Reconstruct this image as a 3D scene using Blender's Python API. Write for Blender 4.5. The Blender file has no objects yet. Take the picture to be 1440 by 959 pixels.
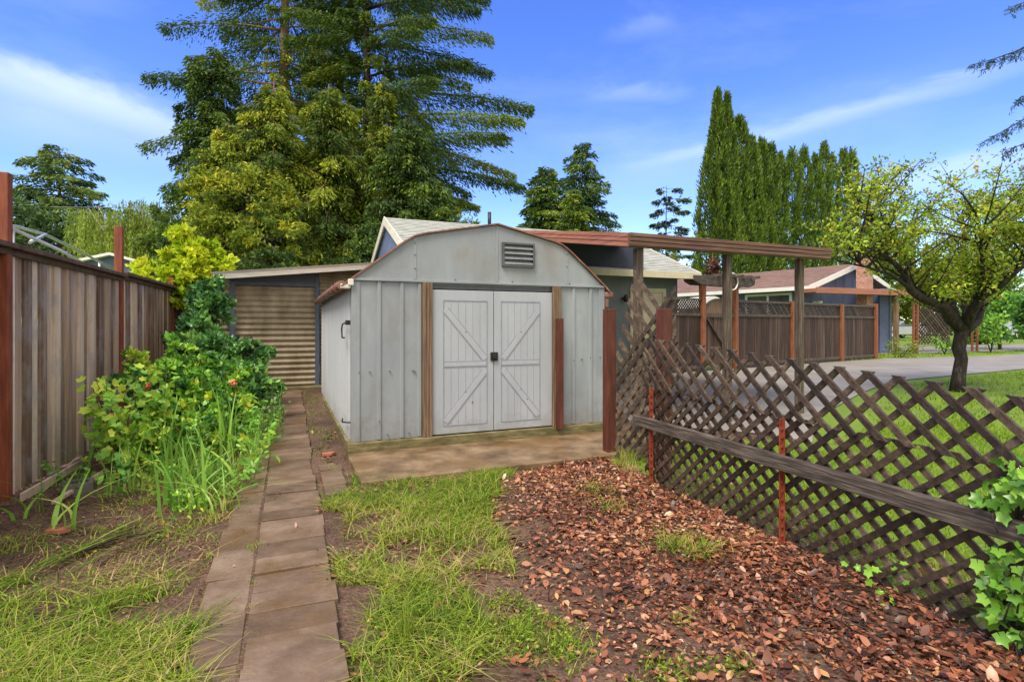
import bpy, bmesh, math, random
import numpy as np
from mathutils import Vector, Matrix
random.seed(7); rng = np.random.default_rng(7)
C = bpy.context.scene.collection
F, CX, HY, H = 759.0, 720.0, 457.0, 1.38          # focal length and horizon in photo pixels, camera height
R = math.radians
# ------------------------------------------------------------------ places
def g(y):                                           # the ground climbs 0.2 m between 5.5 and 10.5 m
    return 0.2 * min(1.0, max(0.0, (y - 5.5) / 5.0))
def gv(y): return 0.2 * np.clip((y - 5.5) / 5.0, 0, 1)
def at(px, py, Y): return Vector(((px - CX) / F * Y, Y, H + (HY - py) * Y / F))
def G(px, py):
    z = 0.0
    for _ in range(40):
        Y = F * (H - z) / (py - HY); z = g(Y)
    return Vector(((px - CX) / F * Y, Y, z))
U = Vector((0.9205, 0.3907, 0)); V = Vector((-0.3907, 0.9205, 0)); Z = Vector((0, 0, 1))
def online(o, d, px):                               # distance along o + s*d (plan) where it stands at photo column px
    k = (px - CX) / F
    return (k * o.y - o.x) / (d.x - k * d.y)
# ------------------------------------------------------------------ materials
def nt(name):
    m = bpy.data.materials.new(name); m.use_nodes = True
    t = m.node_tree; b = t.nodes['Principled BSDF']
    return m, t, b
def N(t, typ, **kw):
    n = t.nodes.new(typ)
    for k, v in kw.items():
        if k in n.inputs: n.inputs[k].default_value = v
        else: setattr(n, k, v)
    return n
def rgba(c): return (c[0], c[1], c[2], 1)
def ramp(t, stops):
    r = t.nodes.new('ShaderNodeValToRGB'); e = r.color_ramp.elements
    while len(e) < len(stops): e.new(0.5)
    for i, (p, c) in enumerate(stops): e[i].position = p; e[i].color = rgba(c)
    return r
def surf(name, stops, scale=6, stretch=(1, 1, 1), rough=0.6, bump=0.0, tone=False, detail=6, metal=0, spec=0.4, bscale=None, tonew=0.6, stain=None, splash=None):
    """Noise-driven surface; 'tone' mixes in a value stored per piece (board to board difference)."""
    m, t, b = nt(name); L = t.links
    tc = N(t, 'ShaderNodeTexCoord'); mp = N(t, 'ShaderNodeMapping'); mp.inputs['Scale'].default_value = stretch
    L.new(tc.outputs['Object'], mp.inputs['Vector'])
    n = N(t, 'ShaderNodeTexNoise', Scale=scale, Detail=detail, Roughness=0.65)
    L.new(mp.outputs[0], n.inputs['Vector'])
    fac = n.outputs['Fac']
    mr = N(t, 'ShaderNodeMapRange'); mr.inputs[1].default_value = 0.28; mr.inputs[2].default_value = 0.72
    L.new(fac, mr.inputs[0]); fac = mr.outputs[0]
    if tone:
        a = N(t, 'ShaderNodeAttribute', attribute_name='tone')
        mx = N(t, 'ShaderNodeMix'); mx.inputs[0].default_value = tonew
        L.new(fac, mx.inputs[2]); L.new(a.outputs['Fac'], mx.inputs[3]); fac = mx.outputs[0]
    r = ramp(t, stops); L.new(fac, r.inputs[0]); col = r.outputs[0]
    if stain:
        sc, sscale, amt = stain
        n2 = N(t, 'ShaderNodeTexNoise', Scale=sscale, Detail=8, Roughness=0.7); L.new(tc.outputs['Object'], n2.inputs['Vector'])
        r2 = ramp(t, [(0.48, (0, 0, 0)), (0.68, (amt, amt, amt))]); L.new(n2.outputs['Fac'], r2.inputs[0])
        mm = N(t, 'ShaderNodeMix', data_type='RGBA'); L.new(r2.outputs[0], mm.inputs[0]); L.new(col, mm.inputs[6]); mm.inputs[7].default_value = rgba(sc)
        col = mm.outputs[2]
    if splash:                      # mud splashed up from the ground, ragged upper limit
        sx = N(t, 'ShaderNodeSeparateXYZ'); L.new(tc.outputs['Object'], sx.inputs[0])
        n4 = N(t, 'ShaderNodeTexNoise', Scale=7, Detail=9, Roughness=.75); L.new(tc.outputs['Object'], n4.inputs['Vector'])
        m4 = N(t, 'ShaderNodeMapRange'); m4.inputs[1].default_value = .12; m4.inputs[2].default_value = splash[1]; m4.inputs[3].default_value = .62; m4.inputs[4].default_value = 0; L.new(sx.outputs['Z'], m4.inputs[0])
        a4 = N(t, 'ShaderNodeMath', operation='MULTIPLY_ADD'); L.new(n4.outputs['Fac'], a4.inputs[0]); a4.inputs[1].default_value = 1.6; a4.inputs[2].default_value = -.95
        b4 = N(t, 'ShaderNodeMath', operation='ADD'); b4.use_clamp = True; L.new(a4.outputs[0], b4.inputs[0]); L.new(m4.outputs[0], b4.inputs[1])
        c4 = N(t, 'ShaderNodeMath', operation='MULTIPLY'); L.new(b4.outputs[0], c4.inputs[0]); c4.inputs[1].default_value = .75
        mm = N(t, 'ShaderNodeMix', data_type='RGBA'); L.new(c4.outputs[0], mm.inputs[0]); L.new(col, mm.inputs[6]); mm.inputs[7].default_value = rgba(splash[0]); col = mm.outputs[2]
    L.new(col, b.inputs['Base Color'])
    b.inputs['Roughness'].default_value = rough; b.inputs['Metallic'].default_value = metal
    b.inputs['Specular IOR Level'].default_value = spec
    if bump:
        n3 = n
        if bscale:
            n3 = N(t, 'ShaderNodeTexNoise', Scale=bscale, Detail=6); L.new(mp.outputs[0], n3.inputs['Vector'])
        bp = N(t, 'ShaderNodeBump', Strength=bump, Distance=0.02)
        L.new(n3.outputs['Fac'], bp.inputs['Height']); L.new(bp.outputs[0], b.inputs['Normal'])
    return m
def foliage(name, stops, trans=0.3, rough=0.55, spec=0.2):
    m, t, b = nt(name); L = t.links
    a = N(t, 'ShaderNodeAttribute', attribute_name='tone'); r = ramp(t, stops); L.new(a.outputs['Fac'], r.inputs[0])
    L.new(r.outputs[0], b.inputs['Base Color']); b.inputs['Roughness'].default_value = rough; b.inputs['Specular IOR Level'].default_value = spec
    if trans > 0:
        tr = N(t, 'ShaderNodeBsdfTranslucent'); L.new(r.outputs[0], tr.inputs['Color'])
        mx = N(t, 'ShaderNodeMixShader'); mx.inputs[0].default_value = trans
        L.new(b.outputs[0], mx.inputs[1]); L.new(tr.outputs[0], mx.inputs[2]); L.new(mx.outputs[0], t.nodes['Material Output'].inputs['Surface'])
    return m
M = {}
M['fence_board'] = surf('fence_board', [(0, (.05, .029, .018)), (.25, (.17, .10, .064)), (.5, (.44, .30, .21)), (.75, (.64, .49, .37)), (1, (.76, .65, .55))], 2.6, (6, 6, .32), .8, .4, True, tonew=.6, stain=((.30, .265, .26), 2.6, .7), bscale=9)
M['fence_dark'] = surf('fence_dark', [(0, (.012, .007, .005)), (.45, (.048, .026, .018)), (.75, (.11, .066, .048)), (1, (.28, .19, .15))], 3, (7, 7, .35), .75, .4, True, tonew=.38)
M['lf_camellia'] = foliage('glossy_foliage', [(0, (0.036, 0.097, 0.036)), (.5, (0.106, 0.268, 0.065)), (.85, (0.244, 0.470, 0.097)), (1, (0.421, 0.616, 0.130))], .25, .32, .5)
M['cap_wood'] = surf('cap_wood', [(0, (.045, .024, .016)), (1, (.15, .085, .06))], 8, (1, 1, 1), .7, .2)
M['red_post'] = surf('red_post', [(0, (.11, .025, .011)), (.5, (.20, .046, .020)), (1, (.31, .088, .036))], 4, (5, 5, .7), .6, .15)
M['dark_red_post'] = surf('dark_red_post', [(0, (.045, .011, .007)), (.5, (.085, .021, .012)), (1, (.15, .045, .026))], 4, (5, 5, .7), .55, .15)
M['orange_post'] = surf('orange_post', [(0, (.13, .040, .017)), (1, (.30, .11, .048))], 4, (5, 5, .7), .6, .15)
M['lattice_wood'] = surf('lattice_wood', [(0, (.008, .005, .004)), (.35, (.028, .017, .011)), (.65, (.078, .050, .034)), (1, (.23, .17, .12))], 22, (1, 1, 1), .6, .6, True, tonew=.5, detail=9)
M['rail_wood'] = surf('rail_wood', [(0, (.014, .010, .008)), (.45, (.062, .047, .038)), (1, (.19, .155, .13))], 5, (1.2, .9, 16), .75, .6, detail=8)
M['post_wood'] = surf('post_wood', [(0, (.025, .017, .013)), (.5, (.085, .06, .046)), (1, (.19, .15, .115))], 4, (9, 9, .8), .75, .4)
M['jamb_wood'] = surf('jamb_wood', [(0, (.06, .036, .022)), (.5, (.16, .10, .062)), (1, (.27, .185, .12))], 4, (12, 12, .6), .7, .3)
M['sill_wood'] = surf('sill_wood', [(0, (.05, .045, .018)), (.5, (.15, .12, .05)), (1, (.27, .22, .115))], 5, (1, 1, 6), .8, .35, stain=((.06, .07, .02), 3, .7))
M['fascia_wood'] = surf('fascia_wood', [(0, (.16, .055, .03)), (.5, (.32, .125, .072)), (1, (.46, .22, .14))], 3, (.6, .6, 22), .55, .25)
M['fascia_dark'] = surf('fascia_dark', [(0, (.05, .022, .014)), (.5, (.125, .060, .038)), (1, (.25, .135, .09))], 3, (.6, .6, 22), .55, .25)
M['beam_under'] = surf('beam_under', [(0, (.20, .14, .11)), (1, (.34, .26, .21))], 4)
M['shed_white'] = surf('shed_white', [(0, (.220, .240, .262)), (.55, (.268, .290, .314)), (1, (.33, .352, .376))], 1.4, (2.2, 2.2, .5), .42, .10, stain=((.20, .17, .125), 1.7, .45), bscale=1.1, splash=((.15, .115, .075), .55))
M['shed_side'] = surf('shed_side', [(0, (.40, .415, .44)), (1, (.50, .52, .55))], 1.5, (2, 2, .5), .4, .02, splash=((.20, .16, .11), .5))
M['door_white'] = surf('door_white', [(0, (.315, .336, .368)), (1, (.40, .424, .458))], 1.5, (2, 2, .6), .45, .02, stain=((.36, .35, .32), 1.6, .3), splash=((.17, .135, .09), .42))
M['door_line'] = surf('door_line', [(0, (.205, .21, .265)), (1, (.30, .305, .375))], 9, rough=.5)
M['shed_roof'] = surf('shed_roof', [(0, (.13, .052, .037)), (.6, (.225, .105, .078)), (1, (.36, .22, .175))], 5, rough=.5, bump=.05)
M['vent_grey'] = surf('vent_grey', [(0, (.05, .055, .065)), (1, (.10, .105, .12))], 10, rough=.45)
M['louvre_grey'] = surf('louvre_grey', [(0, (.13, .14, .15)), (1, (.22, .23, .24))], 10, rough=.45)
M['black'] = surf('black', [(0, (.008, .008, .008)), (1, (.02, .02, .02))], 10, rough=.45)
M['concrete_pad'] = surf('concrete_pad', [(0, (.045, .028, .015)), (.35, (.13, .082, .046)), (.7, (.23, .155, .095)), (1, (.34, .26, .18))], 3.2, rough=.36, bump=.12, detail=11, stain=((.15, .078, .020), 1.3, .85), bscale=30)
M['paver'] = surf('paver', [(0, (.062, .039, .027)), (.5, (.150, .099, .070)), (1, (.265, .188, .14))], 4, rough=.42, bump=.25, tone=True, tonew=.35, detail=10, stain=((.11, .060, .016), 2.4, .8), bscale=40)
M['driveway'] = surf('driveway', [(0, (.15, .132, .112)), (.5, (.235, .215, .19)), (1, (.33, .305, .275))], 1.2, rough=.6, bump=.04, detail=9, stain=((.17, .14, .11), .6, .6))
M['corrugated'] = surf('corrugated', [(0, (.23, .175, .11)), (.5, (.39, .315, .21)), (1, (.52, .44, .32))], 2, (1.5, 1.5, .6), .55, .03, stain=((.17, .085, .045), 1.3, .6))
M['blue_trim'] = surf('blue_trim', [(0, (.075, .10, .14)), (1, (.12, .15, .20))], 6, rough=.6)
M['dark_blue'] = surf('dark_blue', [(0, (.10, .125, .165)), (1, (.15, .175, .22))], 5, rough=.7)
M['house_blue'] = surf('house_blue', [(0, (.085, .11, .21)), (1, (.135, .17, .29))], 3, rough=.7)
M['house_grey_blue'] = surf('house_grey_blue', [(0, (.12, .14, .15)), (1, (.18, .205, .215))], 3, rough=.7)
M['navy_shaded'] = surf('navy_shaded', [(0, (.03, .035, .06)), (1, (.045, .052, .085))], 3, rough=.7)
M['cream'] = surf('cream', [(0, (.52, .45, .31)), (1, (.64, .57, .42))], 4, rough=.6)
M['white'] = surf('white', [(0, (.66, .65, .62)), (1, (.76, .75, .72))], 4, rough=.5)
M['roof_edge'] = surf('roof_edge', [(0, (.50, .46, .40)), (1, (.70, .66, .59))], 4, (1, 1, 5), .55)
M['grey_shingle'] = surf('grey_shingle', [(0, (.22, .225, .21)), (.5, (.33, .335, .315)), (1, (.44, .44, .42))], 5, (1, 1, 9), .85, .4, True, tonew=.4)
M['brown_shingle'] = surf('brown_shingle', [(0, (.135, .08, .065)), (.5, (.22, .135, .115)), (1, (.31, .205, .18))], 5, (1, 1, 9), .85, .4, True, tonew=.4)
M['glass'] = surf('glass', [(0, (.05, .06, .07)), (1, (.12, .14, .16))], 2, rough=.08, spec=.6)
M['metal'] = surf('metal', [(0, (.50, .52, .55)), (1, (.68, .70, .73))], 6, rough=.35, metal=.6)
M['rust_stake'] = surf('rust_stake', [(0, (.12, .022, .012)), (.6, (.24, .045, .022)), (1, (.36, .11, .055))], 14, rough=.6, bump=.2)
M['stone_grey'] = surf('stone_grey', [(0, (.07, .06, .05)), (1, (.17, .15, .13))], 8, rough=.85, bump=.3)
M['brick_red'] = surf('brick_red', [(0, (.24, .075, .04)), (1, (.42, .17, .10))], 10, rough=.8, bump=.3)
M['bark_dark'] = surf('bark_dark', [(0, (.010, .007, .006)), (.6, (.036, .027, .022)), (1, (.11, .09, .075))], 5, (4, 4, 1.4), .9, .9, bscale=9)
M['bark_red'] = surf('bark_red', [(0, (.06, .025, .016)), (.5, (.15, .06, .04)), (1, (.25, .12, .085))], 4, (6, 6, .4), .9, .7)
M['bark_tan'] = surf('bark_tan', [(0, (.075, .045, .03)), (.5, (.19, .12, .08)), (1, (.30, .21, .15))], 4, (6, 6, .4), .9, .7)
M['bark_pale'] = surf('bark_pale', [(0, (.20, .17, .12)), (1, (.38, .34, .27))], 4, (4, 4, .6), .9, .3)
M['car_silver'] = surf('car_silver', [(0, (.36, .39, .42)), (1, (.44, .47, .50))], 1, rough=.25, metal=.3)
M['tyre'] = surf('tyre', [(0, (.012, .012, .012)), (1, (.03, .03, .03))], 5, rough=.8)
M['rose'] = surf('rose', [(0, (.55, .14, .07)), (1, (.75, .25, .14))], 8, rough=.5)
# brick chimney
def brick():
    m, t, b = nt('chimney_brick'); L = t.links
    tc = N(t, 'ShaderNodeTexCoord'); mp = N(t, 'ShaderNodeMapping'); mp.inputs['Rotation'].default_value = (R(90), 0, R(-20))
    L.new(tc.outputs['Object'], mp.inputs[0])
    br = N(t, 'ShaderNodeTexBrick', Scale=3.2); br.inputs['Color1'].default_value = rgba((.34, .13, .09)); br.inputs['Color2'].default_value = rgba((.44, .22, .16)); br.inputs['Mortar'].default_value = rgba((.45, .40, .36))
    br.inputs['Mortar Size'].default_value = .018
    L.new(mp.outputs[0], br.inputs['Vector']); L.new(br.outputs['Color'], b.inputs['Base Color']); b.inputs['Roughness'].default_value = .85
    return m
M['brick'] = brick()
GREEN = lambda *c: c
M['lf_redwood'] = foliage('redwood_foliage', [(0, (0.035, 0.069, 0.021)), (.45, (0.095, 0.165, 0.028)), (.75, (0.217, 0.287, 0.031)), (1, (0.521, 0.486, 0.044))], .25)
M['lf_olive'] = foliage('olive_foliage', [(0, (0.045, 0.083, 0.016)), (.4, (0.137, 0.201, 0.023)), (.75, (0.321, 0.369, 0.028)), (1, (0.642, 0.578, 0.049))], .3)
M['lf_dark'] = foliage('dark_conifer_foliage', [(0, (0.026, 0.056, 0.026)), (.5, (0.075, 0.140, 0.037)), (1, (0.225, 0.300, 0.053))], .2)
M['lf_blue'] = foliage('grey_conifer_foliage', [(0, (0.028, 0.056, 0.036)), (.5, (0.063, 0.109, 0.056)), (1, (0.154, 0.210, 0.084))], .2)
M['lf_cypress'] = foliage('cypress_foliage', [(0, (0.024, 0.049, 0.011)), (.45, (0.088, 0.155, 0.019)), (.8, (0.189, 0.284, 0.030)), (1, (0.297, 0.365, 0.041))], .25)
M['lf_willow'] = foliage('willow_foliage', [(0, (0.092, 0.138, 0.017)), (.5, (0.207, 0.287, 0.034)), (1, (0.368, 0.425, 0.069))], .35)
M['lf_lime'] = foliage('lime_foliage', [(0, (0.240, 0.384, 0.014)), (.5, (0.480, 0.624, 0.022)), (1, (0.696, 0.700, 0.048))], .4)
M['lf_green'] = foliage('garden_foliage', [(0, (0.046, 0.136, 0.034)), (.4, (0.136, 0.334, 0.046)), (.75, (0.312, 0.584, 0.062)), (1, (0.668, 0.700, 0.084))], .35, .4, .4)
M['lf_apple'] = foliage('fruit_tree_foliage', [(0, (0.103, 0.147, 0.021)), (.35, (0.241, 0.328, 0.031)), (.7, (0.431, 0.604, 0.049)), (.9, (0.655, 0.700, 0.086)), (1, (0.690, 0.380, 0.086))], .35)
M['lf_ivy'] = foliage('ivy_foliage', [(0, (0.042, 0.120, 0.022)), (.5, (0.132, 0.312, 0.030)), (1, (0.312, 0.552, 0.054))], .3, .3, .5)
M['lf_iris'] = foliage('iris_foliage', [(0, (0.085, 0.204, 0.034)), (.5, (0.187, 0.391, 0.051)), (.85, (0.374, 0.578, 0.085)), (1, (0.700, 0.680, 0.204))], .3, .4, .4)
M['grass'] = foliage('grass_blades', [(0, (.045, .095, .012)), (.35, (.13, .225, .018)), (.6, (.245, .345, .028)), (.82, (.36, .37, .060)), (1, (.47, .34, .17))], .3)
M['lawn'] = foliage('lawn_blades', [(0, (.08, .16, .010)), (.5, (.18, .30, .014)), (1, (.30, .40, .03))], .35)
M['litter'] = foliage('dead_leaves', [(0, (0.036, 0.016, 0.012)), (.22, (0.110, 0.041, 0.024)), (.42, (0.222, 0.072, 0.038)), (.58, (0.348, 0.126, 0.060)), (.72, (0.384, 0.186, 0.114)), (.85, (0.504, 0.264, 0.102)), (1, (0.600, 0.396, 0.300))], .1, .38, .5)
# ------------------------------------------------------------------ objects
WL = {}
def thing(name, label, cat, loc, group=None):
    o = bpy.data.objects.new(name, None); C.objects.link(o); o.location = loc; WL[o] = Vector(loc)
    o.empty_display_size = .2
    o['label'] = label; o['category'] = cat
    if group: o['group'] = group
    return o
def tag(o, label, cat, group=None):
    o['label'] = label; o['category'] = cat
    if group: o['group'] = group
    return o
def kind(o, k): o['kind'] = k; return o
def finish(me, name, parent, mats, loc=None):
    o = bpy.data.objects.new(name, me); C.objects.link(o)
    for m in (mats if isinstance(mats, (list, tuple)) else [mats]): me.materials.append(M[m] if isinstance(m, str) else m)
    if parent is not None:
        o.parent = parent; WL[o] = WL[parent]
    else:
        o.location = loc or (0, 0, 0); WL[o] = Vector(loc or (0, 0, 0))
    return o
def quads(name, mat, parent, Vs, Fs, tone=None, smooth=False, loc=None):
    """numpy mesh: Vs (n,3) world, Fs (m,k) all faces the same size."""
    Vs = np.asarray(Vs, dtype=np.float64); off = WL[parent] if parent is not None else Vector(loc or (0, 0, 0))
    Vs = Vs - np.array(off); Fs = np.asarray(Fs, dtype=np.int32); k = Fs.shape[1]
    me = bpy.data.meshes.new(name); me.vertices.add(len(Vs)); me.vertices.foreach_set('co', Vs.astype(np.float32).ravel())
    me.loops.add(Fs.size); me.loops.foreach_set('vertex_index', Fs.ravel())
    me.polygons.add(len(Fs)); me.polygons.foreach_set('loop_start', np.arange(0, Fs.size, k, dtype=np.int32))
    me.polygons.foreach_set('loop_total', np.full(len(Fs), k, dtype=np.int32))
    if smooth: me.polygons.foreach_set('use_smooth', np.ones(len(Fs), dtype=bool))
    if tone is not None:
        a = me.attributes.new('tone', 'FLOAT', 'POINT'); a.data.foreach_set('value', np.asarray(tone, dtype=np.float32))
    me.update(calc_edges=True); me.validate()
    return finish(me, name, parent, mat, loc)
class MB:
    def __init__(s): s.v = []; s.f = []; s.t = []; s.m = []; s.mi = 0; s.sm = []; s.smooth = False
    def add(s, vs, fs, tone=.5):
        b = len(s.v); s.v += [Vector(v) for v in vs]; s.t += [tone] * len(vs)
        for f in fs: s.f.append([b + i for i in f]); s.m.append(s.mi); s.sm.append(s.smooth)
        return s
    def hexa(s, p, tone=.5):      # 8 corners: bottom 4 (ccw), top 4
        return s.add(p, [(3, 2, 1, 0), (4, 5, 6, 7), (0, 1, 5, 4), (1, 2, 6, 5), (2, 3, 7, 6), (3, 0, 4, 7)], tone)
    def box(s, o, a, b, c, tone=.5):  # origin corner and three edge vectors
        o = Vector(o); a, b, c = Vector(a), Vector(b), Vector(c)
        if a.cross(b).dot(c) < 0: a, b = b, a
        return s.hexa([o, o + a, o + a + b, o + b, o + c, o + a + c, o + a + b + c, o + b + c], tone)
    def cbox(s, ctr, u, w, l, v, d, h, tone=.5):  # centred on base ctr
        ctr = Vector(ctr); return s.box(ctr - u * (w / 2) - v * (d / 2), u * w, v * d, Z * h, tone)
    def bar(s, p, q, w, t, up=Z, tone=.5):
        p, q = Vector(p), Vector(q); d = (q - p).normalized(); n = d.cross(up)
        if n.length < 1e-4: n = d.cross(Vector((1, 0, 0)))
        n.normalize(); b = n.cross(d).normalized()
        return s.box(p - n * t / 2 - b * w / 2, n * t, b * w, q - p, tone)
    def tube(s, pts, rad, n=8, tone=.5, cap=True):
        pts = [Vector(p) for p in pts]; rs = rad if isinstance(rad, (list, tuple)) else [rad] * len(pts)
        b = len(s.v); ref = None
        for i, p in enumerate(pts):
            d = (pts[min(i + 1, len(pts) - 1)] - pts[max(i - 1, 0)]).normalized()
            if ref is None:
                ref = d.cross(Vector((.3, .2, .9)));
                if ref.length < 1e-3: ref = d.cross(Vector((1, 0, 0)))
            ref = (ref - d * ref.dot(d)).normalized(); e = d.cross(ref)
            for k in range(n):
                a = 2 * math.pi * k / n; s.v.append(p + (ref * math.cos(a) + e * math.sin(a)) * rs[i]); s.t.append(tone)
        for i in range(len(pts) - 1):
            for k in range(n):
                s.f.append([b + i * n + k, b + i * n + (k + 1) % n, b + (i + 1) * n + (k + 1) % n, b + (i + 1) * n + k]); s.m.append(s.mi); s.sm.append(True)
        if cap:
            s.f.append([b + k for k in range(n)][::-1]); s.f.append([b + (len(pts) - 1) * n + k for k in range(n)])
            s.m += [s.mi] * 2; s.sm += [False] * 2
        return s
    def prism(s, poly, d, tone=.5):   # planar polygon (list of points) swept by vector d
        n = len(poly); poly = [Vector(p) for p in poly]; d = Vector(d)
        nm = Vector((0, 0, 0))
        for i in range(n): nm += poly[i].cross(poly[(i + 1) % n])
        if nm.dot(d) > 0: poly = poly[::-1]
        fs = [tuple(range(n)), tuple(range(2 * n - 1, n - 1, -1))]
        fs += [((i + 1) % n, i, n + i, n + (i + 1) % n) for i in range(n)]
        return s.add(poly + [p + d for p in poly], fs, tone)
    def build(s, name, mat, parent=None, bevel=0, loc=None):
        off = WL[parent] if parent is not None else Vector(loc or (0, 0, 0))
        me = bpy.data.meshes.new(name); me.from_pydata([tuple(v - off) for v in s.v], [], s.f)
        me.polygons.foreach_set('material_index', s.m); me.polygons.foreach_set('use_smooth', s.sm)
        a = me.attributes.new('tone', 'FLOAT', 'POINT'); a.data.foreach_set('value', s.t)
        me.update()
        o = finish(me, name, parent, mat, loc)
        if bevel:
            md = o.modifiers.new('bevel', 'BEVEL'); md.width = bevel; md.segments = 2; md.limit_method = 'ANGLE'; md.angle_limit = R(40)
        return o
def clip(poly, a, b, c):              # keep a*x+b*y<=c, 2-D convex clip
    out = []
    for i in range(len(poly)):
        p, q = poly[i], poly[(i + 1) % len(poly)]
        dp, dq = a * p[0] + b * p[1] - c, a * q[0] + b * q[1] - c
        if dp <= 0: out.append(p)
        if dp * dq < 0:
            t = dp / (dp - dq); out.append((p[0] + (q[0] - p[0]) * t, p[1] + (q[1] - p[1]) * t))
    return out
def clip_convex(poly, reg):           # reg ccw convex polygon
    for i in range(len(reg)):
        p, q = reg[i], reg[(i + 1) % len(reg)]
        a, b = q[1] - p[1], -(q[0] - p[0]); poly = clip(poly, a, b, a * p[0] + b * p[1])
        if len(poly) < 3: return []
    return poly
def inpoly(x, y, poly):
    x = np.asarray(x); y = np.asarray(y); ins = np.zeros(x.shape, bool)
    for i in range(len(poly)):
        x1, y1 = poly[i][0], poly[i][1]; x2, y2 = poly[i - 1][0], poly[i - 1][1]
        with np.errstate(divide='ignore', invalid='ignore'):
            ins ^= ((y1 > y) != (y2 > y)) & (x < (x2 - x1) * (y - y1) / (y2 - y1 + 1e-12) + x1)
    return ins
def pix(*pts): return [G(*p) for p in pts]
# smooth value noise in plan (for bumps and patchiness)
_tab = rng.random((64, 64))
def vn(x, y, s):
    x = np.asarray(x) * s; y = np.asarray(y) * s; xi = np.floor(x).astype(int); yi = np.floor(y).astype(int)
    fx = x - xi; fy = y - yi; fx = fx * fx * (3 - 2 * fx); fy = fy * fy * (3 - 2 * fy)
    t = lambda a, b: _tab[a % 64, b % 64]
    return (t(xi, yi) * (1 - fx) + t(xi + 1, yi) * fx) * (1 - fy) + (t(xi, yi + 1) * (1 - fx) + t(xi + 1, yi + 1) * fx) * fy
def unit(a): return a / (np.linalg.norm(a, axis=-1, keepdims=True) + 1e-9)
def rdir(n): return unit(rng.normal(size=(n, 3)))
def leaves(name, mat, parent, P, D, L, W, tone, shape='diamond', nrm=None, loc=None):
    n = len(P); D = unit(D); nr = rdir(n) if nrm is None else nrm
    S = unit(np.cross(D, nr)); Nn = np.cross(S, D); L = np.broadcast_to(L, (n,))[:, None]; W = np.broadcast_to(W, (n,))[:, None]
    if shape == 'diamond':
        v = np.stack([P, P + D * L * .45 + S * W / 2, P + D * L, P + D * L * .45 - S * W / 2], 1); f = np.array([[0, 1, 2, 3]])
    elif shape == 'fold':
        mid = P + D * L * .5 - Nn * W * rng.uniform(.05, .5, (n, 1))
        v = np.stack([P, mid, P + D * L - Nn * L * .12, P + D * L * .42 + S * W / 2, P + D * L * .42 - S * W / 2], 1)
        f = np.array([[0, 3, 2, 1], [0, 1, 2, 4]])
    elif shape == 'oval':           # rounded leaf in four faces, hollowed and bent along its length
        hol = rng.uniform(-.1, .45, (n, 1)); bend = rng.normal(.10, .22, (n, 1))
        pt = lambda u, s_, h_: P + D * L * u + S * W * s_ + Nn * (W * h_ * hol - L * bend * u * u)
        v = np.stack([pt(0, 0, 0), pt(.28, .44, .55), pt(.68, .42, .55), pt(1, 0, .1), pt(.68, -.42, .55), pt(.28, -.44, .55), pt(.3, 0, 0), pt(.68, 0, 0)], 1)
        f = np.array([[0, 1, 6, 5], [1, 2, 7, 6], [6, 7, 4, 5], [2, 3, 4, 7]])
    elif shape == 'lobed':          # five-lobed vine or ivy leaf, folded on its veins
        c = P + D * L * .32; hol = rng.uniform(.02, .30, (n, 1)); bend = rng.normal(.12, .2, (n, 1))
        def pl(a, r, h_):
            u = .32 + r * math.cos(a); return P + D * L * u + S * W * r * math.sin(a) + Nn * (W * h_ * hol - L * bend * (u - .3) ** 2)
        tips = [(-2.1, .50), (-1.05, .60), (0, .70), (1.05, .60), (2.1, .50)]; nts = [(-3.0, .30), (-1.6, .40), (-.5, .42), (.5, .42), (1.6, .40), (3.0, .30)]
        v = np.stack([c] + [pl(a, r, 1) for a, r in tips] + [pl(a, r, .55) for a, r in nts], 1)
        f = np.array([[0, 7 + q, 1 + q, 6 + q] for q in range(5)])
    k = v.shape[1]
    Fs = (f[None] + (np.arange(n) * k)[:, None, None]).reshape(-1, f.shape[1])
    return quads(name, mat, parent, v.reshape(-1, 3), Fs, np.repeat(np.clip(tone, 0, 1), k), loc=loc)
def blades(name, mat, parent, P, hgt, wid, lean, tone, loc=None, seg=3):
    """Curved grass blades: base P, height, width, lean (n,2) sideways throw at the tip."""
    n = len(P); az = np.arctan2(lean[:, 1], lean[:, 0]) + rng.normal(0, .9, n) + math.pi / 2
    S = np.stack([np.cos(az), np.sin(az), np.zeros(n)], 1) * (np.broadcast_to(wid, (n,)) / 2)[:, None]
    rows = []
    for i in range(seg + 1):
        t = i / seg; c = P.copy(); c[:, :2] += lean * t ** 2; c[:, 2] += hgt * (t - .35 * t * t * np.minimum(1, np.linalg.norm(lean, axis=1) / (hgt + 1e-6)))
        w = (1 - t ** 1.5 * .92); rows += [c - S * w, c + S * w]
    v = np.stack(rows, 1); f = np.array([[2 * i, 2 * i + 1, 2 * i + 3, 2 * i + 2] for i in range(seg)])
    k = v.shape[1]; Fs = (f[None] + (np.arange(n) * k)[:, None, None]).reshape(-1, 4)
    return quads(name, mat, parent, v.reshape(-1, 3), Fs, np.repeat(np.clip(tone, 0, 1), k), loc=loc)
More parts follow.
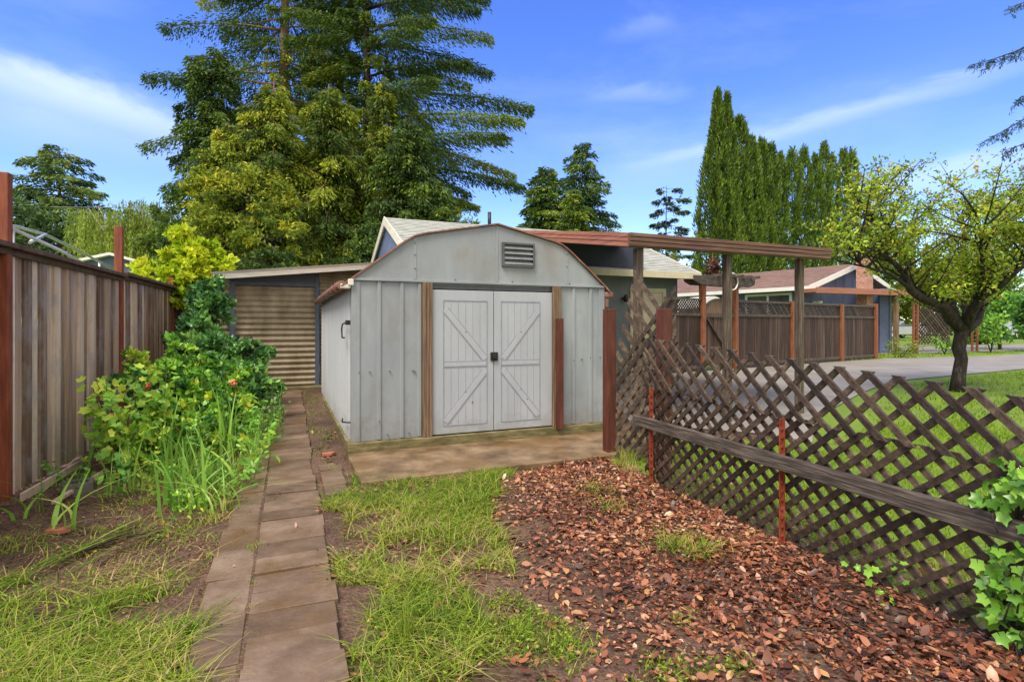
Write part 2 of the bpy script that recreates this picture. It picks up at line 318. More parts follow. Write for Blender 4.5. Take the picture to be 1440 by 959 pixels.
#PART2
# ================================================================== SETTING
A0 = Vector((1.2, 4.7, 0)); LD = Vector((.3565, -.934, 0)); LN = Vector((-.934, -.3565, 0))   # the lattice fence line, LN towards the yard
def lside(x, y): return (x - A0.x) * .934 + (y - A0.y) * .3565
def gz(x, y):
    x = np.asarray(x, float); y = np.asarray(y, float)
    near = np.clip((7.5 - y) / 2, 0, 1) * np.clip((x + 7) / 2, 0, 1) * np.clip((5 - x) / 2, 0, 1)
    b = (vn(x, y, 1.1) - .5) * .05 + (vn(x + 9, y, 3.3) - .5) * .022 + (vn(x, y + 5, 9) - .5) * .012
    sd = lside(x, y); heap = .05 * np.exp(-((sd + .35) / .4) ** 2) * (y < 5)
    return gv(y) + near * (b + heap) - .012
xs = np.concatenate([[-400, -200, -100, -60, -40, -28, -20, -14, -10, -8], np.arange(-7, 5.5, .065), [6, 7, 8, 10, 13, 17, 22, 30, 40, 60, 100, 200, 400]])
ys = np.concatenate([[-60, -20, -8, -3, -1, 0, .5], np.arange(1, 5.5, .065), np.arange(5.5, 8, .1), [8.5, 9, 9.5, 10, 10.5, 11, 12, 14, 17, 21, 26, 34, 45, 60, 90, 140, 250, 700]])
X_, Y_ = np.meshgrid(xs, ys); gzv = gz(X_, Y_)
lawnmask = ((lside(X_, Y_) > 0.05) & (X_ > .9) & ~((X_ < 3.2) & (Y_ > 6.3) & (Y_ < 11))).astype(float)
lawnmask[(Y_ > 13)] = 1; lawnmask[(X_ < -6.6)] = 1
nx = len(xs); ny = len(ys); idx = np.arange(nx * ny).reshape(ny, nx)
Fq = np.stack([idx[:-1, :-1], idx[:-1, 1:], idx[1:, 1:], idx[1:, :-1]], -1).reshape(-1, 4)
def ground_mat():
    m, t, b = nt('soil_and_turf'); L = t.links
    tc = N(t, 'ShaderNodeTexCoord'); n1 = N(t, 'ShaderNodeTexNoise', Scale=1.3, Detail=10, Roughness=.72); n2 = N(t, 'ShaderNodeTexNoise', Scale=38, Detail=8, Roughness=.7)
    vo = N(t, 'ShaderNodeTexVoronoi', Scale=55)
    for n in (n1, n2, vo): L.new(tc.outputs['Object'], n.inputs['Vector'])
    mx = N(t, 'ShaderNodeMix'); mx.inputs[0].default_value = .5; L.new(n1.outputs['Fac'], mx.inputs[2]); L.new(n2.outputs['Fac'], mx.inputs[3])
    r = ramp(t, [(.30, (.022, .012, .008)), (.45, (.072, .039, .025)), (.56, (.150, .088, .058)), (.70, (.26, .165, .115))]); L.new(mx.outputs[0], r.inputs[0])
    r2 = ramp(t, [(.3, (.075, .12, .012)), (.5, (.14, .215, .016)), (.7, (.20, .27, .025))]); L.new(mx.outputs[0], r2.inputs[0])
    a = N(t, 'ShaderNodeAttribute', attribute_name='tone'); mm = N(t, 'ShaderNodeMix', data_type='RGBA')
    L.new(a.outputs['Fac'], mm.inputs[0]); L.new(r.outputs[0], mm.inputs[6]); L.new(r2.outputs[0], mm.inputs[7]); L.new(mm.outputs[2], b.inputs['Base Color'])
    b.inputs['Roughness'].default_value = .75; b.inputs['Specular IOR Level'].default_value = .35
    bp = N(t, 'ShaderNodeBump', Strength=.7, Distance=.02); ad = N(t, 'ShaderNodeMath', operation='ADD'); L.new(n2.outputs['Fac'], ad.inputs[0]); L.new(vo.outputs['Distance'], ad.inputs[1])
    L.new(ad.outputs[0], bp.inputs['Height']); L.new(bp.outputs[0], b.inputs['Normal']); return m
M['ground'] = ground_mat()
kind(quads('ground', 'ground', None, np.stack([X_, Y_, gzv], -1).reshape(-1, 3), Fq, lawnmask.ravel(), True), 'structure')
# sheets that follow the ramp: cut at the two bends and lay them above the ground
def sheet(name, mat, poly, lift):
    mb = MB(); p2 = [(p[0], p[1]) for p in poly]
    for lo, hi in ((-50, 5.5), (5.5, 10.5), (10.5, 500)):
        q = clip(clip(p2, 0, -1, -lo), 0, 1, hi)
        if len(q) > 2:
            if sum(q[i - 1][0] * q[i][1] - q[i][0] * q[i - 1][1] for i in range(len(q))) < 0: q = q[::-1]
            mb.add([(x, y, g(y) + lift) for x, y in q], [tuple(range(len(q)))])
    return kind(mb.build(name, mat), 'structure')
drv = [(3.1, 6.6), (3.45, 6.2), (4.2, 7.5), (6.2, 9.6), (8.1, 11.4), (11.4, 13.2), (17, 16.2), (30, 22.6), (30, 26.5), (18, 20.5), (13.2, 19.0), (9.5, 16.7), (4.0, 13.2), (1.6, 11.6), (1.6, 7.2)]
sheet('driveway', 'driveway', drv, .006)
sheet('road', 'driveway', [(13.0, 23.5), (60, 34), (60, 42), (13.0, 27.5)], .006)
sheet('footpath', 'driveway', [(13.5, 21.2), (36, 29), (36, 30.6), (13.0, 22.4)], .010)
# paving slabs
pd = Vector((-.383, .924, 0)); pr = Vector((.924, .383, 0)); S0 = Vector((-1.06, 2.09, 0))
mb = MB()
def slab(a0, a1, s0, s1, lift):
    k = random.uniform(-.007, .006); cs = []; tl = random.uniform(-.010, .010)
    for a, s in ((a0, s0), (a1, s0), (a1, s1 + tl), (a0, s1)):
        p = S0 + pr * a + pd * s; cs.append(Vector((p.x, p.y, g(p.y) + lift + k + random.uniform(-.006, .006))))
    mb.hexa([c - Z * .06 for c in cs] + cs, random.random())
s = -1.2
while s < 8.2:
    l = random.choice((.20, .21, .215, .225, .24)); slab(.007 + random.uniform(-.004, .006), .40 + random.uniform(-.018, .016), s, s + l - random.uniform(.004, .012), .014); s += l
s = -1.1
while s < 7.6:
    l = random.choice((.40, .41, .43)); slab(-.205 + random.uniform(-.025, .012), -.007, s, s + l - .007, .006); s += l
for k in range(4): slab(.455, .66 + random.uniform(-.03, .02), 2.25 + k * .27, 2.50 + k * .27, .012)
kind(mb.build('path', 'paver', bevel=.004), 'structure')
mb = MB()
for k in range(40):
    a = S0 + pd * (-1.2 + k * .24); b = S0 + pd * (-.96 + k * .24); c_ = pr * .016
    mb.add([Vector((p_.x, p_.y, g(p_.y) + .001 + random.uniform(0, .004))) for p_ in (a - c_, a + c_, b + c_, b - c_)], [(0, 1, 2, 3)], 0)
kind(mb.build('joint_soil', 'ground'), 'structure')
# ------------------------------------------------------------------ shed
O = Vector((-1.68, 5.68, 0)); SW, SD, ZB, ZE = 3.09, 4.5, .145, 1.862
def SP(a, b, z): return O + U * a + V * b + Z * z
def FP(px, py):
    s = online(O, U, px); Y = O.y + U.y * s; return s, H + (HY - py) * Y / F
mb = MB(); mb.box(SP(-.06, -1.16, -.1), U * 3.5, V * (1.10), Z * (.145))
kind(mb.build('concrete_pad', 'concrete_pad', bevel=.01), 'structure')
shed = thing('garden_shed', 'white metal barn-roof garden shed with double Z-braced doors and brown roof edge', 'shed', SP(0, 0, 0))
aL, aR = FP(607, 0)[0], FP(776, 0)[0]; jl, jr = FP(600, 0)[0], FP(781, 0)[0]
# front wall panels either side of the doors, with rolled ribs
mb = MB()
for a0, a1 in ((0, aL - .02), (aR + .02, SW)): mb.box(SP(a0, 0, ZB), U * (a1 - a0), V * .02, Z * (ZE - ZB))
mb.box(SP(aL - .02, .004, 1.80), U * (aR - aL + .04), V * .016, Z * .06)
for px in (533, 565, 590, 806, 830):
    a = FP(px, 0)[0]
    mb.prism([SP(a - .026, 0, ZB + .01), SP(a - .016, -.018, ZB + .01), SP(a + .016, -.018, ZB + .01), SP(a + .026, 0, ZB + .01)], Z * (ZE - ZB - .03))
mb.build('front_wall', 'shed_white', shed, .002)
for a0, a1 in ((-.012, .075), (SW - .075, SW + .012)): mb = MB(); mb.box(SP(a0, -.014, ZB), U * (a1 - a0), V * .09, Z * (ZE - ZB - .02)); mb.build('corner_trim', 'shed_white', shed, .003)
pass
mb = MB()
for px, zz in [(505, .88), (520, .88), (548, .88), (580, .88), (583, .87), (806, .94), (818, .95), (829, .97), (843, .97), (545, .2), (575, .2), (533, .35), (540, 1.84), (640, 1.89), (720, 1.89), (800, 1.89), (583, 2.28), (583, 2.15), (583, 2.0), (796, 2.25), (796, 2.1)]:
    a = FP(px, 0)[0]; mb = MB(); mb.tube([SP(a, -.004, zz), SP(a, -.024, zz)], .007, 6); mb.build('screw', 'vent_grey', shed)
# left wall: ribbed sheet
def ribbed(name, a, n_out, mat):
    mb = MB(); pts = []; b = 0.08; step = .165
    while b < SD:
        pts += [(b, 0), (b + .104, 0), (b + .112, .028), (b + .142, .028), (b + .150, 0)]; b += step
    pts = [p for p in pts if p[0] <= SD] + [(SD, 0)]
    for (b0, o0), (b1, o1) in zip(pts, pts[1:]):
        if b1 - b0 < 1e-4: continue
        mb.add([SP(a, b0, ZB) + n_out * o0, SP(a, b1, ZB) + n_out * o1, SP(a, b1, ZE) + n_out * o1, SP(a, b0, ZE) + n_out * o0], [(0, 1, 2, 3)])
    return mb.build(name, mat, shed)
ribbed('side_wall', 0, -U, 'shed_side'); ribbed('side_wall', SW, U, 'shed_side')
mb = MB(); mb.box(SP(0, SD - .02, ZB), U * SW, V * .02, Z * (ZE - ZB)); mb.build('back_wall', 'shed_white', shed)
prof = [(0, ZE), (.30, 2.085), (.56, 2.285), (.66, 2.345), (.80, 2.385), (1.63, 2.545), (2.38, 2.385), (2.48, 2.35), (2.58, 2.285), (2.82, 2.09), (SW, ZE)]
for b in (-.01, SD - .02):
    mb = MB(); mb.prism([SP(a, b, z) for a, z in prof], V * .018); gp = mb.build('gable_panel', 'shed_white', shed)
    if b < 0:
        mb = MB(); mb.box(SP(0, -.032, ZE - .012), U * SW, V * .022, Z * .026)
        for px in (583, 796): a = FP(px, 0)[0]; mb.box(SP(a - .018, -.016, ZE + .02), U * .036, V * .006, Z * .455)
        a = 1.63; mb.box(SP(a - .012, -.017, ZE + .02), U * .024, V * .006, Z * .65)
        mb.build('seam_strip', 'shed_white', gp, .002)
# roof skin: swept profile with thickness and eaves
rp = [(-.11, 1.775)] + prof + [(SW + .07, 1.79)]
mb = MB(); th = .020
for (a0, z0), (a1, z1) in zip(rp, rp[1:]):
    d = Vector((a1 - a0, z1 - z0)).normalized(); nx_, nz_ = -d.y * th, d.x * th
    mb.hexa([SP(a0, -.045, z0 + .004), SP(a1, -.045, z1 + .004), SP(a1, SD + .04, z1 + .004), SP(a0, SD + .04, z0 + .004),
             SP(a0 + nx_, -.045, z0 + nz_), SP(a1 + nx_, -.045, z1 + nz_), SP(a1 + nx_, SD + .04, z1 + nz_), SP(a0 + nx_, SD + .04, z0 + nz_)])
mb.build('roof', 'shed_roof', shed)
mb = MB(); mb.tube([SP(-.105, .03, 1.80), SP(-.115, 1.2, 1.797), SP(-.105, SD, 1.79)], .05, 10)
for b in (.35, .8, 1.6, 2.4, 3.3): mb.tube([SP(-.11, b, 1.797), SP(-.11, b + .05, 1.797)], .058, 10)
gt = mb.build('gutter', 'shed_roof', shed)
mb = MB(); mb.box(SP(-.12, -.04, 1.76), U * .10, V * .13, Z * .05); mb.box(SP(-.05, -.055, 1.79), U * .06, V * .02, Z * .07); mb.build('gutter_end', 'roof_edge', gt, .01)
mb = MB(); mb.box(SP(SW + .015, -.03, 1.73), U * .12, V * .10, Z * .07); mb.box(SP(SW + .03, -.01, 1.60), U * .05, V * .05, Z * .13); mb.build('gutter_outlet', 'shed_roof', shed, .012)
mb = MB(); mb.box(SP(-.05, -.06, .03), U * (SW + .10), V * .10, Z * .113); mb.box(SP(-.05, .045, .03), U * .09, V * (SD - .05), Z * .11); mb.box(SP(SW - .04, .045, .03), U * .09, V * (SD - .05), Z * .11)
mb.build('base_beam', 'sill_wood', shed, .008)
for a, z0, z1, m_ in ((jl, ZB, 1.845, 'jamb_wood'), (jr, ZB, 1.845, 'jamb_wood')):
    mb = MB(); mb.box(SP(a - .055, -.055, z0), U * .036, V * .052, Z * (z1 - z0)); mb.box(SP(a - .017, -.048, z0), U * .036, V * .045, Z * (z1 - z0)); mb.box(SP(a + .021, -.054, z0), U * .034, V * .051, Z * (z1 - z0))
    mb.build('door_post', m_, shed, .004)
mb = MB(); mb.box(SP(jl + .06, .0, 1.785), U * (jr - jl - .12), V * .04, Z * .05); mb.build('door_header', 'vent_grey', shed)
aM = FP(693.5, 0)[0]
zb, zt = ZB + .012, 1.772
for side, (a0, a1) in enumerate(((jl + .058, aM - .004), (aM + .004, jr - .058))):
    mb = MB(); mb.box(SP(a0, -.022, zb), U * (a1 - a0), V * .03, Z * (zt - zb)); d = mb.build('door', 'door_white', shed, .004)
    if side == 0: l, r_ = FP(623, 0)[0], FP(684, 0)[0]
    else: l, r_ = FP(704, 0)[0], FP(758, 0)[0]
    z0, z1, zm0, zm1 = .25, 1.655, .905, .965
    band, lines = MB(), MB()
    def strip(m_, p, q, w, dep):
        P_, Q_ = SP(p[0], -.022, p[1]), SP(q[0], -.022, q[1]); dd = (Q_ - P_).normalized(); sd = dd.cross(V).normalized()
        m_.box(P_ - sd * w / 2 - V * dep, Q_ - P_, sd * w, V * dep)
    for (p, q, w) in (((l, z0), (l, z1), .010), ((r_, z0), (r_, z1), .010), ((l, z1), (r_, z1), .014), ((l, z0), (r_, z0), .010), ((l, zm0), (r_, zm0), .010), ((l, zm1), (r_, zm1), .010)):
        strip(lines, p, q, w, .004)
    for k in range(1, 6):
        x = l + (r_ - l) * k / 6
        strip(lines, (x, z0 + .01), (x, zm0 - .01), .0035, .002); strip(lines, (x, zm1 + .01), (x, z1 - .01), .0035, .002)
    if side == 0: dg = (((l + .02, z1 - .10), (r_ - .02, zm1 + .02)), ((l + .02, z0 + .04), (r_ - .02, zm0 - .05)))
    else: dg = (((r_ - .02, z1 - .10), (l + .02, zm1 + .02)), ((r_ - .02, z0 + .04), (l + .02, zm0 - .05)))
    for p, q in dg:
        strip(band, p, q, .062, .006); v2 = Vector((q[0] - p[0], q[1] - p[1])).normalized(); nn = Vector((-v2.y, v2.x)) * .036
        for sg in (1, -1): strip(lines, (p[0] + nn.x * sg, p[1] + nn.y * sg), (q[0] + nn.x * sg, q[1] + nn.y * sg), .012, .0045)
    strip(band, (l + .008, (zm0 + zm1) / 2), (r_ - .008, (zm0 + zm1) / 2), .045, .0055)
    band.build('brace', 'door_white', d, .002); lines.build('groove_lines', 'door_line', d)
    for x, zz in (((l + r_) / 2, 1.30), ((l + r_) / 2, .62), ((l + r_) / 2 + .08, .5)): mb = MB(); mb.tube([SP(x, -.02, zz), SP(x, -.03, zz)], .008, 6); mb.build('screw', 'vent_grey', d)
mb = MB(); a, z = FP(693.5, 501); mb.box(SP(a - .045, -.045, z - .05), U * .09, V * .022, Z * .10); mb.box(SP(a - .025, -.065, z - .028), U * .05, V * .02, Z * .055); mb.build('latch', 'black', shed, .006)
a0, z1 = FP(705, 341); a1, z0 = FP(750, 377)
mb = MB(); fw = .022
mb.box(SP(a0, -.045, z0), U * fw, V * .036, Z * (z1 - z0)); mb.box(SP(a1 - fw, -.045, z0), U * fw, V * .036, Z * (z1 - z0)); mb.box(SP(a0 + fw, -.045, z0), U * (a1 - a0 - 2 * fw), V * .036, Z * fw); mb.box(SP(a0 + fw, -.045, z1 - fw), U * (a1 - a0 - 2 * fw), V * .036, Z * fw)
mb.box(SP(a0 + fw, -.016, z0 + fw), U * (a1 - a0 - 2 * fw), V * .006, Z * (z1 - z0 - 2 * fw))
vt = mb.build('vent', 'vent_grey', shed)
for k in range(4):
    z = z0 + fw + .012 + k * (z1 - z0 - 2 * fw) / 4
    mb = MB(); mb.prism([SP(a0 + fw, -.042, z), SP(a0 + fw, -.024, z + .024), SP(a0 + fw, -.022, z + .019), SP(a0 + fw, -.044, z - .005)], U * (a1 - a0 - 2 * fw)); mb.build('louvre', 'louvre_grey', vt)
mb = MB(); w = lambda b, z, o=.05: SP(-o, b, z)
mb.tube([w(.10, 1.40, .02), w(.10, 1.40, .07), w(.32, 1.385, .07), w(.40, 1.33, .07), w(.34, 1.24, .07), w(.10, 1.245, .07)], .008, 8); mb.box(SP(-.06, .07, 1.38), U * .06, V * .06, Z * .05); mb.build('wall_hook', 'black', shed)
mb = MB(); mb.tube([w(.08, .34, 0), w(.10, .345, .06), w(.34, .31, .07), w(.40, .335, .06)], .008, 8); mb.build('wall_hook', 'black', shed)
# short reddish post set in front of the right door jamb
p = SP(jr + .005, -.105, ZB)
tp = MB(); tp.cbox(p - Z * .02, U, .072, 0, V, .07, 1.335); tag(tp.build('wooden_post', 'dark_red_post', None, .005, loc=tuple(p)), 'short rusty-red wooden post standing against the right jamb of the shed doors', 'post')
# ------------------------------------------------------------------ lean-to with corrugated door
LO = Vector((-5.14, 10.0, 0))
def LP(s, t, z): return LO + U * s + V * t + Z * z
lean = thing('lean_to', 'low lean-to outbuilding with tan corrugated metal door and blue frame', 'outbuilding', LP(0, 0, .18))
def corrug(name, s0, s1, z0, z1, t, pitch, amp, parent, mat='corrugated'):
    n = int((z1 - z0) / pitch * 8); mb = MB(); mb.smooth = True; rows = []
    for i in range(n + 1):
        z = z0 + (z1 - z0) * i / n; o = amp * math.sin(2 * math.pi * z / pitch); rows.append((z, o))
    mb.add([LP(s, t - o, z) for z, o in rows for s in (s0, s1)], [(2 * i, 2 * i + 1, 2 * i + 3, 2 * i + 2) for i in range(n)])
    return mb.build(name, mat, parent)
sd1 = online(LO, U, 443)
corrug('door_panel', -.04, sd1 + .04, .2, 2.15, .012, .108, .018, lean)
corrug('wall', -.3, -.08, .17, 2.25, .0, .108, .016, lean); corrug('wall', sd1 + .09, 3.0, .17, 2.45, .0, .076, .014, lean)
fr = MB()
fr.box(LP(-.08, -.07, .17), U * .09, V * .09, Z * 2.02); fr.box(LP(sd1, -.07, .17), U * .08, V * .09, Z * 2.15); fr.box(LP(.01, -.065, 2.12), U * (sd1 - .01), V * .08, Z * .07)
fr.build('door_frame', 'blue_trim', lean, .004)
mb = MB(); mb.hexa([LP(-.3, .0, 2.19), LP(sd1 + .08, .0, 2.19), LP(sd1 + .08, .05, 2.19), LP(-.3, .05, 2.19), LP(-.3, .0, 2.24), LP(sd1 + .08, .0, 2.40), LP(sd1 + .08, .05, 2.40), LP(-.3, .05, 2.24)]); mb.build('header_panel', 'dark_blue', lean)
zr = lambda s: 2.295 + .107 * (s + .32)
mb = MB(); mb.hexa([LP(-.32, -.55, zr(-.32) - .03), LP(3.2, -.55, zr(3.2) - .03), LP(3.2, 3, zr(3.2) - .03), LP(-.32, 3, zr(-.32) - .03), LP(-.34, -.57, zr(-.32)), LP(3.2, -.57, zr(3.2)), LP(3.2, 3, zr(3.2)), LP(-.34, 3, zr(-.32))])
mb.build('roof', 'roof_edge', lean)
mb = MB(); mb.hexa([LP(-.30, -.53, zr(-.32) - .125), LP(3.2, -.53, zr(3.2) - .125), LP(3.2, -.49, zr(3.2) - .125), LP(-.30, -.49, zr(-.32) - .125), LP(-.30, -.545, zr(-.32) - .032), LP(3.2, -.545, zr(3.2) - .032), LP(3.2, -.49, zr(3.2) - .032), LP(-.30, -.49, zr(-.32) - .032)])
mb.build('fascia', 'roof_edge', lean, .004)
mb = MB(); mb.box(LP(-.3, .05, .15), U * .05, V * 2.8, Z * 2.05); mb.build('side_wall', 'fence_dark', lean)
mb = MB(); mb.box(LP(-.08, -.35, .10), U * 1.8, V * .34, Z * .11); mb.build('threshold', 'sill_wood', lean, .01)
# ------------------------------------------------------------------ left board fence
FO = Vector((-4.03, 4.31, 0)); FD = Vector((-.348, .9375, 0)); FN = Vector((.9375, .348, 0))
def LF(s, o, z): return FO + FD * s + FN * o + Z * (z + g(FO.y + FD.y * s) * .5)
fence = thing('board_fence', 'tall weathered grey-brown board fence with red posts along the left garden bed', 'fence', LF(0, 0, 0))
ends = [-2.2, 0.0, 2.70, 5.40]
for i in range(3):
    s0, s1 = ends[i] + .0, ends[i + 1] - .0; s = s0; mb = MB(); k = 0
    while s < s1 - .02:
        w_ = min(random.uniform(.125, .15), s1 - s); o = .0 if k % 2 == 0 else .018; tn = random.random() if i else random.random() * .7
        pts = [LF(s, -.02 - o, .0), LF(s + w_ - .006, -.02 - o, .0), LF(s + w_ - .006, -.0 - o, .0), LF(s, -.0 - o, .0)]
        mb.hexa(pts + [p_ + Z * random.uniform(1.96, 1.98) for p_ in pts], tn); s += w_ + (.0 if random.random() < .8 else .003); k += 1
    mb.build('board_panel', 'fence_board', fence)
    mb = MB(); mb.box(LF(s0 - .02, -.06, 1.985), FD * (s1 - s0 + .04), FN * .15, Z * .04); mb.box(LF(s0 - .02, .004, 1.935), FD * (s1 - s0 + .04), FN * .03, Z * .048); mb.build('cap_rail', 'cap_wood', fence, .004)
for s, h in ((0, 2.585), (2.70, 2.60), (5.42, 2.12)):
    p = LF(s - (.03 if s == 0 else 0), -.012, -.1); mb = MB(); mb.box(p - FD * .04 - FN * .04, FD * .08, FN * .085, Z * (h + .1)); mb.build('post', 'red_post', fence, .006)
rf = thing('return_fence', 'short return of old fence boards, darkened for shade, between the corner and the lean-to', 'fence', LF(5.45, 0, 0))
mb = MB(); a = LF(5.48, 0, 0); bvec = LP(-.32, .1, 0) - a; n_ = 6
for k in range(n_):
    p = a + bvec * (k / n_); mb.box(Vector((p.x, p.y, .1)), Vector((bvec.x, bvec.y, 0)) * (.96 / n_), V * .02, Z * random.uniform(1.86, 1.92), random.random() * .4)
mb.build('board_panel', 'fence_dark', rf)  # dark boards and low tones put the corner's shade into the colour
mb = MB(); mb.box(Vector((a.x, a.y, 1.985)) - V * .04, Vector((bvec.x, bvec.y, 0)), V * .12, Z * .04); mb.build('cap_rail', 'cap_wood', rf)
# ------------------------------------------------------------------ lattice fence
def AP(s, o, z): return A0 + LD * s + LN * o + Z * z
def lattice(name, mat, parent, pt, region, ang, sp, w, th, o, thick_n, jit=.018, tones=(0, 1), anchors=None):
    """slats at angle ang, perpendicular spacing sp, cut by the convex region, laid at offset o along pt's normal"""
    mb = MB(); ca, sa = math.cos(ang), math.sin(ang); ds = [-sa * x + ca * y for x, y in region]; d = min(ds); dl = []
    while d < max(ds): dl.append(d); d += sp * random.uniform(.97, 1.03)
    if anchors: dl = [-sa * x + ca * y + random.gauss(0, .002) for x, y in anchors]
    for d in dl:
        a2 = ang + random.gauss(0, jit * .5); c2, s2 = math.cos(a2), math.sin(a2); cx, cy = -sa * d, ca * d; cx += ca * 0; 
        # start near the region's middle so that the jitter turns each slat about its own centre
        mx = sum(x for x, y in region) / len(region); my = sum(y for x, y in region) / len(region); t = (mx - cx) * ca + (my - cy) * sa; cx += ca * t; cy += sa * t
        w2 = w * random.uniform(.92, 1.06); q = [(cx + c2 * e * 6 - s2 * f * w2 / 2, cy + s2 * e * 6 + c2 * f * w2 / 2) for e, f in ((-1, -1), (1, -1), (1, 1), (-1, 1))]
        q = clip_convex(q, region)
        if len(q) > 2:
            oo = o + random.uniform(-.002, .002)
            mb.prism([pt(x, oo, y) for x, y in q], pt(0, th, 0) - pt(0, 0, 0), random.uniform(*tones))
    return mb
lf = thing('lattice_fence', 'leaning diagonal lattice fence of weathered dark slats with long rail', 'fence', AP(1.2, 0, 0))
lowr = [(-.06, .04), (3.2, -.04), (3.2, .77), (1.6, .81), (-.06, .85)]
uppr = [(-.10, .84), (1.6, .795), (3.2, .755), (3.2, 1.045), (2.45, 1.10), (2.15, 1.135), (1.45, 1.185), (.76, 1.225), (-.02, 1.265)]
def ztop(s_):
    ps = [(-2, 1.37), (-.02, 1.265), (.76, 1.225), (1.45, 1.185), (2.15, 1.135), (2.45, 1.10), (3.2, 1.045), (6, .85)]
    for (a, za), (b, zb2) in zip(ps, ps[1:]):
        if s_ <= b: return za + (zb2 - za) * (s_ - a) / (b - a)
    return .85
def both(region, sp, w, th, fr_ang, name, o, anchors=None):
    mb = lattice('x', None, None, AP, region, fr_ang, sp, w, th, o, None, anchors=anchors, tones=(0, .75)); mb2 = lattice('x', None, None, AP, region, -fr_ang, sp, w, th, o - th - .003, None, tones=(.35, 1), anchors=anchors)
    n = len(mb.v); mb.v += mb2.v; mb.t += mb2.t; mb.f += [[i + n for i in f] for f in mb2.f]; mb.m += mb2.m; mb.sm += mb2.sm
    return mb.build(name, 'lattice_wood', lf)
# LD runs towards the camera, so an angle of +45 falls to the right in the photograph when negative
both(lowr, .086, .034, .012, R(41), 'lower_lattice', .0)
both(uppr, .117, .032, .018, R(-43), 'upper_lattice', .016, [(-1.6 + .162 * k, ztop(-1.6 + .162 * k) - .016) for k in range(42)])
mb = MB(); mb.bar(AP(-.12, .075, .545), AP(3.2, .075, .53), .092, .042); mb.build('rail', 'rail_wood', lf, .006)
for px, by, ty in ((917, 685, 545), (1101, 776, 588)):
    s = online(A0 + LN * .035, LD, px); q = A0 + LN * .035 + LD * s; zt_ = H + (HY - ty) * q.y / F; mb = MB()
    zb_ = float(gz(q.x, q.y)) - .1
    mb.box(q + Z * zb_ - LD * .017, LD * .034, LN * .006, Z * (zt_ - zb_)); mb.box(q + Z * zb_ + LN * .006 - LD * .003, LD * .006, LN * .024, Z * (zt_ - zb_))
    z = zb_ + .15
    while z < zt_ - .03: mb.box(q + Z * z + LN * .0065 - LD * .013, LD * .026, LN * .014, Z * .012); z += .055
    mb.build('metal_stake', 'rust_stake', lf)
# taller screen between the two posts
A1 = Vector((1.035, 5.62, 0)); A2 = Vector(((953 - CX) / F * 5.2, 5.2, 0)); SDv = (A2 - A1).normalized(); SNv = Vector((SDv.y, -SDv.x, 0))
if SNv.y > 0: SNv = -SNv
def TP(s, o, z): return A1 + SDv * s + SNv * o + Z * z
def tp_px(px, py):
    s = online(A1, SDv, px); return (s, H + (HY - py) * (A1.y + SDv.y * s) / F)
scr = thing('lattice_screen', 'upright jagged piece of lattice between two red posts beside the shed', 'lattice', TP(.4, 0, 0))
def poly_px(*p):
    q = [tp_px(*a) for a in p]
    if sum(q[i - 1][0] * q[i][1] - q[i][0] * q[i - 1][1] for i in range(len(q))) < 0: q = q[::-1]
    return q
rfront = poly_px((866, 642), (867, 520), (950, 392), (944, 470), (926, 500), (925, 690)); rfront = poly_px((866, 642), (867, 522), (951, 386), (951, 470), (925, 690))
rback = poly_px((866, 642), (866, 500), (895, 366), (951, 450), (951, 480), (925, 690))
# slat slope as seen: about 50 degrees in plan of the panel
fa = math.atan2(tp_px(951, 384)[1] - tp_px(873, 498)[1], tp_px(951, 384)[0] - tp_px(873, 498)[0])
mb = lattice('x', None, None, TP, rfront, fa, .085, .040, .014, .0, None)
mb.build('front_slats', 'lattice_wood', scr)
ba = math.atan2(tp_px(927, 413)[1] - tp_px(895, 368)[1], tp_px(927, 413)[0] - tp_px(895, 368)[0])
mb = lattice('x', None, None, TP, rback, ba, .105, .048, .016, -.019, None, tones=(.5, 1)); mb.build('back_slats', 'lattice_wood', scr)
for px, Y, zt_, lab in ((857, 5.72, 1.55, 'dark red-brown wooden post nearest the shed, at the end of the concrete pad'), (934, 4.86, 1.525, 'dark red-brown wooden post rising behind the far end of the lattice fence')):
    q = Vector(((px - CX) / F * Y, Y, 0)); mb = MB(); mb.cbox(q - Z * .1, U, .105, 0, V, .105, zt_ + .1); o = mb.build('wooden_post', 'dark_red_post', None, .006, loc=tuple(q)); tag(o, lab, 'post')
# ------------------------------------------------------------------ patio cover
PC = Vector((1.42, 6.55, 0)); PW = 3.5
def PP(s, t, z): return PC + U * s + V * t + Z * z
pat = thing('patio_cover', 'flat wooden patio cover on posts with long reddish fascia beside the shed', 'patio cover', PP(0, 0, 0))
SL = .17; zf = 2.335
mb = MB(); mb.box(PP(0, -.02, zf), U * PW, V * .04, Z * .165)
for k in range(3): mb.box(PP(-.012, -.036 - .006 * k, zf + .012 + k * .052), U * (PW + .024), V * (.015 + .006 * k), Z * .045)
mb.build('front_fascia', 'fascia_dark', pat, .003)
for s_ in (0, PW):
    mb = MB(); e = -.0 if s_ == 0 else -.04
    for k, (zz, hh, o) in enumerate(((0, .06, .0), (.064, .05, .008), (.118, .05, .014))):
        b0, b1 = PP(s_ + e - o, .02, zf + zz), PP(s_ + e - o, 5.3, zf + zz + SL * 5.28)
        mb.hexa([b0, b0 + U * .04, b1 + U * .04, b1, b0 + Z * hh, b0 + U * .04 + Z * hh, b1 + U * .04 + Z * hh, b1 + Z * hh])
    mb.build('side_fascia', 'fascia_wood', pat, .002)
mb = MB(); b = [PP(.04, .02, zf + .10), PP(PW - .04, .02, zf + .10), PP(PW - .04, 5.3, zf + .10 + SL * 5.28), PP(.04, 5.3, zf + .10 + SL * 5.28)]
mb.hexa(b + [p_ + Z * .05 for p_ in b]); mb.build('roof_deck', 'beam_under', pat)
